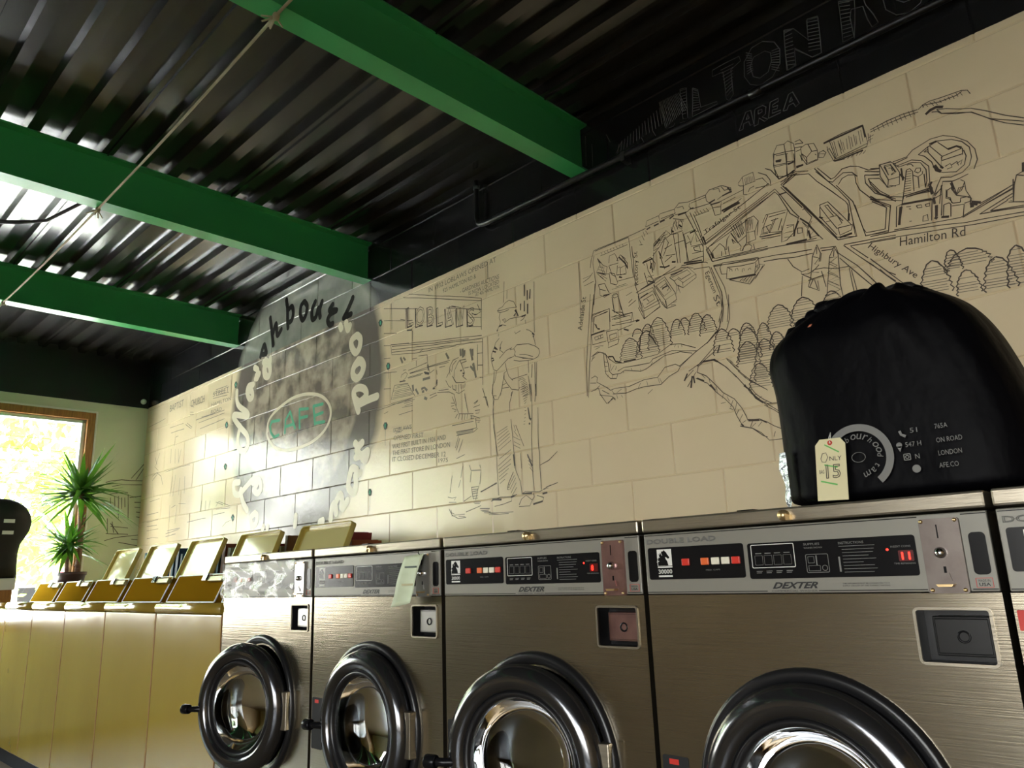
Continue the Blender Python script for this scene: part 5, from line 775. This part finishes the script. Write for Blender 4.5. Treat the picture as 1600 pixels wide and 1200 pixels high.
b.build('gathered_neck', M['cloth'], bg_)
b = MB(); b.prism([(.16, .400), (.195, .420), (.25, .428), (.285, .424), (.31, .392), (.25, .40)], -.03, .02, 'y'); b.build('top_flap', M['cloth2'], bg_, bevel=.008)
b = MB(); b.tube([(.098, -.100, .352), (.112, -.105, .357), (.128, -.100, .362)], [.004, .006, .003], 8); b.build('drawcord_end', mat('salmon_cord', (.45, .14, .08), .6), bg_)
b = MB(); nz = 10
for j in range(nz):
    za, zb = .011 * j, .011 * (j + 1); f_ = lambda q: .024 - .0009 * q - .003 * math.sin(q * 1.1)
    b.quad((f_(j), -.118, za), (.036, -.128 + .002 * (j % 2), za), (.036, -.128 - .002 * (j % 2), zb), (f_(j + 1), -.118, zb))
b.build('silver_edge', M['silver_lining'], bg_)
# print on the front of the bag
FY = -.1485; b = MB(); c0 = (.182, .079); R0, R1 = .048, .061
a0, a1 = math.radians(-55), math.radians(235); N_ = 50
vv = [(c0[0] + r * math.cos(a0 + (a1 - a0) * k / N_), FY, c0[1] + r * math.sin(a0 + (a1 - a0) * k / N_)) for k in range(N_ + 1) for r in (R0, R1)]
b.add(vv, [(2 * k, 2 * k + 1, 2 * k + 3, 2 * k + 2) for k in range(N_)]); b.build('logo_ring', M['print_grey'], bg_)
b = MB()
def arc_text(mb, s, c, r, deg0, deg1, h, y):
    for i, ch in enumerate(s):
        if ch == ' ': continue
        a = math.radians(deg0 + (deg1 - deg0) * i / max(1, len(s) - 1)); v, f = text_mesh(ch, None, h, shear=.2)
        v = [(p[0] - h * .3, p[1], p[2]) for p in v]; rot = a - math.pi / 2; cs_, sn_ = math.cos(rot), math.sin(rot)
        mb.add([(c[0] + r * math.cos(a) + p[0] * cs_ - p[2] * sn_, y, c[1] + r * math.sin(a) + p[0] * sn_ + p[2] * cs_) for p in v], f)
arc_text(b, 'Neighbourhood', c0, .033, 200, 0, .010, FY)
for s, dx_, ang in (('m', .028, -62), ('a', .030, -45), ('t', .031, -30)): arc_text(b, s, c0, dx_, ang, ang, .009, FY)
ring = [(c0[0] + .012 * math.cos(2 * math.pi * k / 24), c0[1] + .009 * math.sin(2 * math.pi * k / 24)) for k in range(25)]
ribbon(b, ring, .001, FY, 0)
def bt(s, x, z, w): put_text(b, s, x - 1.296, FY, z - ZT, w, .0085)
b.build('logo_lettering', M['print_grey'], bg_); b = MB()
ribbon(b, [(.258, .116), (.260, .109), (.267, .105)], .005, FY, 0); b.build('phone_icon', M['print_grey'], bg_); b = MB(); bt('51', 1.571, 1.293, .012); bt('765A', 1.611, 1.294, .020); b.build('phone_print', M['print_grey'], bg_); b = MB()
b.lathe([(.0, 0), (.005, 0)], (.254, FY, .091), 14); b.add([(.2495, FY, .089), (.2585, FY, .089), (.254, FY, .079)], [(0, 1, 2)]); b.build('map_pin_icon', M['print_grey'], bg_); b = MB(); bt('547 H', 1.560, 1.269, .026); bt('ON ROAD', 1.610, 1.270, .040); b.build('street_print', M['print_grey'], bg_); b = MB()
ring_frame(b, .258, .270, .063, .075, .002, .0016, FY, FY + .0003); b.lathe([(.002, 0), (.0035, 0)], (.264, FY, .069), 12); b.build('camera_icon', M['print_grey'], bg_); b = MB(); bt('N', 1.573, 1.247, .007); bt('LONDON', 1.610, 1.248, .036); b.build('account_print', M['print_grey'], bg_); b = MB()
b.lathe([(.0, 0), (.007, 0)], (.276, FY, .047), 20); b.build('globe_icon', M['print_grey'], bg_); b = MB(); bt('AFE.CO', 1.608, 1.227, .030)
b.build('website_print', M['print_grey'], bg_)
# price tag
b = MB(); tp = [(0, 0), (.056, 0), (.056, .104), (.047, .115), (.009, .115), (0, .104)]
b.prism(tp, 0, .0008, 'y'); pt = b.build('price_tag', M['paper'], loc=(1.404, -1.100, ZT + .006)); pt.rotation_euler = (math.radians(-6), math.radians(2), 0)
tag(pt, 'cream card price tag with handwriting hanging on the black bag', 'price tag')
b = MB()
ribbon(b, [(.010, .078), (.013, .088), (.020, .089), (.023, .080), (.019, .071), (.012, .072), (.010, .078)], .0012, -.0006, .0002)
put_text(b, 'NLY', .026, -.0006, .073, .022, .008); put_text(b, '15', .018, -.0006, .040, .027, .026, outline=.02); put_text(b, 'BAG', .006, -.0006, .050, .009, .007, ang=1.57 * 0)
b.build('pen_writing', M['marker_black'], pt)
b = MB(); ribbon(b, [(.018, .104), (.044, .088)], .0026, -.0007, .0002); ribbon(b, [(.016, .066), (.040, .060)], .0026, -.0007, .0002); ribbon(b, [(.008, .036), (.038, .028)], .0026, -.0007, .0002); b.build('marker_strokes', M['marker_green'], pt)
b = MB(); b.lathe([(.0018, -.0008), (.0045, -.0008), (.0045, 0)], (.028, 0, .107), 14, 1); b.tube([(.028, -.001, .107), (.029, .002, .117), (.028, .006, .128)], .0008, 6, 0); b.tube([(.028, -.001, .107), (.026, .002, .117), (.028, .006, .128)], .0008, 6, 0); b.build('string', [M['white_trim'], M['print_red']], pt)

# ================================================================== POTTED YUCCA
PL = (-4.64, -.640, 1.0035)
pl_ = thing('potted_yucca', PL, 'green spiky yucca in a dark pot in front of the window', 'potted plant')
b = MB(); b.lathe([(0, 0), (.075, 0), (.095, .17), (.105, .18), (.105, .20), (.092, .20), (.085, .17), (0, .165)], (0, 0, 0), 32, axis='z'); b.build('pot', M['pot'], pl_)
b = MB(); b.lathe([(0, .178), (.088, .176)], (0, 0, 0), 20, axis='z'); b.build('soil', M['soil'], pl_)
def leaves(c, n, lmin, lmax, rnd, name, tilt0=.1):
    b = MB()
    for i in range(n):
        az = i * 2.399 + rnd.uniform(-.2, .2); el = math.asin(rnd.uniform(-.5, .93)); L = rnd.uniform(lmin, lmax); w0 = rnd.uniform(.015, .023); seg = 9; vs = []
        droop = rnd.uniform(.10, .45) * (1 - el / 1.6)
        base = Vector(c) + Vector((0, 0, rnd.uniform(-.04, .05))); side = Vector((-math.sin(az), math.cos(az), 0))
        for k in range(seg + 1):
            t = k / seg; r = L * t * math.cos(el); z = L * t * math.sin(el) - droop * L * t * t * .6
            p = base + Vector((math.cos(az) * r, math.sin(az) * r, z)); w = w0 * (min(1, .35 + t * 3) if t < .3 else (1 - ((t - .3) / .7) ** 1.6)) + .0006
            p.x = max(p.x, -.47); p.z = max(p.z, .17 if (p.x * p.x + p.y * p.y) ** .5 > .13 else .21); vs += [p - side * w, p + Vector((0, 0, -w * .45)), p + side * w]
        b.add(vs, [q for k in range(seg) for q in ((3 * k, 3 * k + 1, 3 * k + 4, 3 * k + 3), (3 * k + 1, 3 * k + 2, 3 * k + 5, 3 * k + 4))], 0, 1)
    return b.build(name, M['leaf'], pl_)
rnd = random.Random(11)
b = MB(); b.tube([(.020, .03, .17), (.022, .035, .4), (.015, .02, .62), (.01, .008, .80)], [.020, .019, .021, .023], 12)
for k in range(14): b.lathe([(.019, -.004), (.0225, 0), (.019, .004)], (.019, .028, .25 + .04 * k), 12, axis='z')
b.build('trunk', M['trunk'], pl_); leaves((.01, .008, .80), 92, .30, .50, rnd, 'leaf_crown')
b = MB(); b.tube([(-.02, -.03, .17), (-.025, -.035, .28), (-.022, -.035, .38)], [.016, .015, .016], 12); b.build('trunk', M['trunk'], pl_); leaves((-.022, -.035, .40), 60, .20, .38, rnd, 'leaf_crown')

# ================================================================== BLACK COVERED STAND AT THE LEFT EDGE
sb = thing('covered_machine', (-4.30, -1.30, 1.0045), 'black rounded vinyl cover with two small white labels at the left picture edge', 'machine cover')
prof = [(.155, .215), (.25, .208), (.33, .206), (.39, .214), (.44, .240), (.49, .262), (.55, .268), (.60, .255), (.65, .222), (.68, .180), (.70, .13), (.705, .06), (.706, .004)]
b = MB(); nseg = 40; vs = []
for z, r in prof:
    for k in range(nseg):
        a = 2 * math.pi * k / nseg; ex = .75; ca, sa = math.cos(a), math.sin(a)
        vs.append((abs(ca) ** ex * (1 if ca > 0 else -1) * r * .5, abs(sa) ** ex * (1 if sa > 0 else -1) * r, z))
n = len(prof); b.add(vs, [(j * nseg + k, j * nseg + (k + 1) % nseg, (j + 1) * nseg + (k + 1) % nseg, (j + 1) * nseg + k) for j in range(n - 1) for k in range(nseg)] + [tuple(range(nseg)), tuple((n - 1) * nseg + k for k in range(nseg))], 0, 1)
b.build('vinyl_cover', M['cloth2'], sb)
for zz, x_ in ((.530, 0), (.452, 0)):
    b = MB(); b.box(.118 - (.012 if zz < .5 else 0), .136, .075, .140, zz, zz + .024); b.build('white_label', M['print_white'], sb)
b = MB(); b.box(-.11, .11, -.20, .195, .08, .160); b.build('machine_base', M['white_trim'], sb, bevel=.01)
b = MB(); b.box(-.13, .11, -.22, .180, .0, .082); b.build('wooden_stand', M['wood'], sb, bevel=.004)

# ================================================================== OUTSIDE
mb = MB(); mb.box(-60, XL - .2, -40, 40, -.4, -.25); st = MB(); st.box(XL - .2, 30, -40, YF - .2, -.4, -.25); tag(st.build('street', M['asphalt']), 'dark ground out of view behind the room, added to dim bounced light', 'street', kind='structure'); tag(mb.build('lawn', M['grass']), 'sunlit lawn outside the window', 'lawn', kind='structure')  # street: unseen ground added dark so less light bounces onto the upper wall
mb = MB(); mb.box(-9.0, XL - .2, -20, 20, -.25, -.18); tag(mb.build('path', M['tarmac']), 'bright paving outside the window', 'path', kind='structure')
h = thing('neighbour_house', (-27, 5.2, -.25), 'pale house with a maroon roof seen through the window', 'house')
b = MB(); b.box(-4, 4, -4, 4, 0, 1.8); b.build('walls', M['house'], h)
b = MB(); b.prism([(-4.6, 1.75), (4.6, 1.75), (0, 3.4)], -4.5, 4.5, 'x'); b.build('roof', M['maroon'], h)
b = MB(); b.box(4.0, 4.05, -2, -.8, .6, 1.4); b.box(4.0, 4.05, 1, 2.2, .6, 1.4); b.build('windows_trim', M['blk'], h)
def tree(loc, H_, R__, label, n, rnd):
    t = thing('leafy_tree', loc, label, 'tree', 'trees outside the window')
    b = MB(); b.tube([(0, 0, 0), (.1, .05, H_ * .3), (0, .1, H_ * .75)], [.2, .15, .06], 10)
    for k in range(5):
        a = k * 1.3; b.tube([(0, .05, H_ * (.35 + .07 * k)), (math.cos(a) * R__ * .6, math.sin(a) * R__ * .6, H_ * (.55 + .06 * k))], [.07, .02], 7)
    b.build('trunk', M['trunk'], t)
    b = MB()
    cl = [(rnd.uniform(-1, 1), rnd.uniform(-1, 1), rnd.uniform(-1, 1)) for _ in range(26)]
    for i in range(n):
        c = rnd.choice(cl); p = Vector((c[0] * R__ * .75 + rnd.gauss(0, R__ * .18), c[1] * R__ * .75 + rnd.gauss(0, R__ * .18), H_ * .62 + c[2] * H_ * .33 + rnd.gauss(0, H_ * .06)))
        u = Vector((rnd.gauss(0, 1), rnd.gauss(0, 1), rnd.gauss(0, 1))).normalized(); v = u.orthogonal().normalized(); s = rnd.uniform(.08, .17)
        b.add([p - u * s, p - v * s * .5, p + u * s, p + v * s * .5], [(0, 1, 2, 3)])
    b.build('foliage', M['tree_leaf'], t)
rnd = random.Random(5)
tree((-15, 0.2, -.25), 6.5, 2.3, 'bright leafy tree outside, seen at the right of the window', 2600, rnd)
tree((-18, -4.8, -.25), 7.5, 3.0, 'bright leafy tree outside, further left and farther off', 2600, rnd)
tree((-12, -9.5, -.25), 5.5, 2.0, 'small bright tree outside, out beyond the left picture edge', 1200, rnd)
tree((-20, 11.5, -.25), 3.6, 1.3, 'low bushy tree outside, beyond the corner and hidden from the room', 1600, rnd)
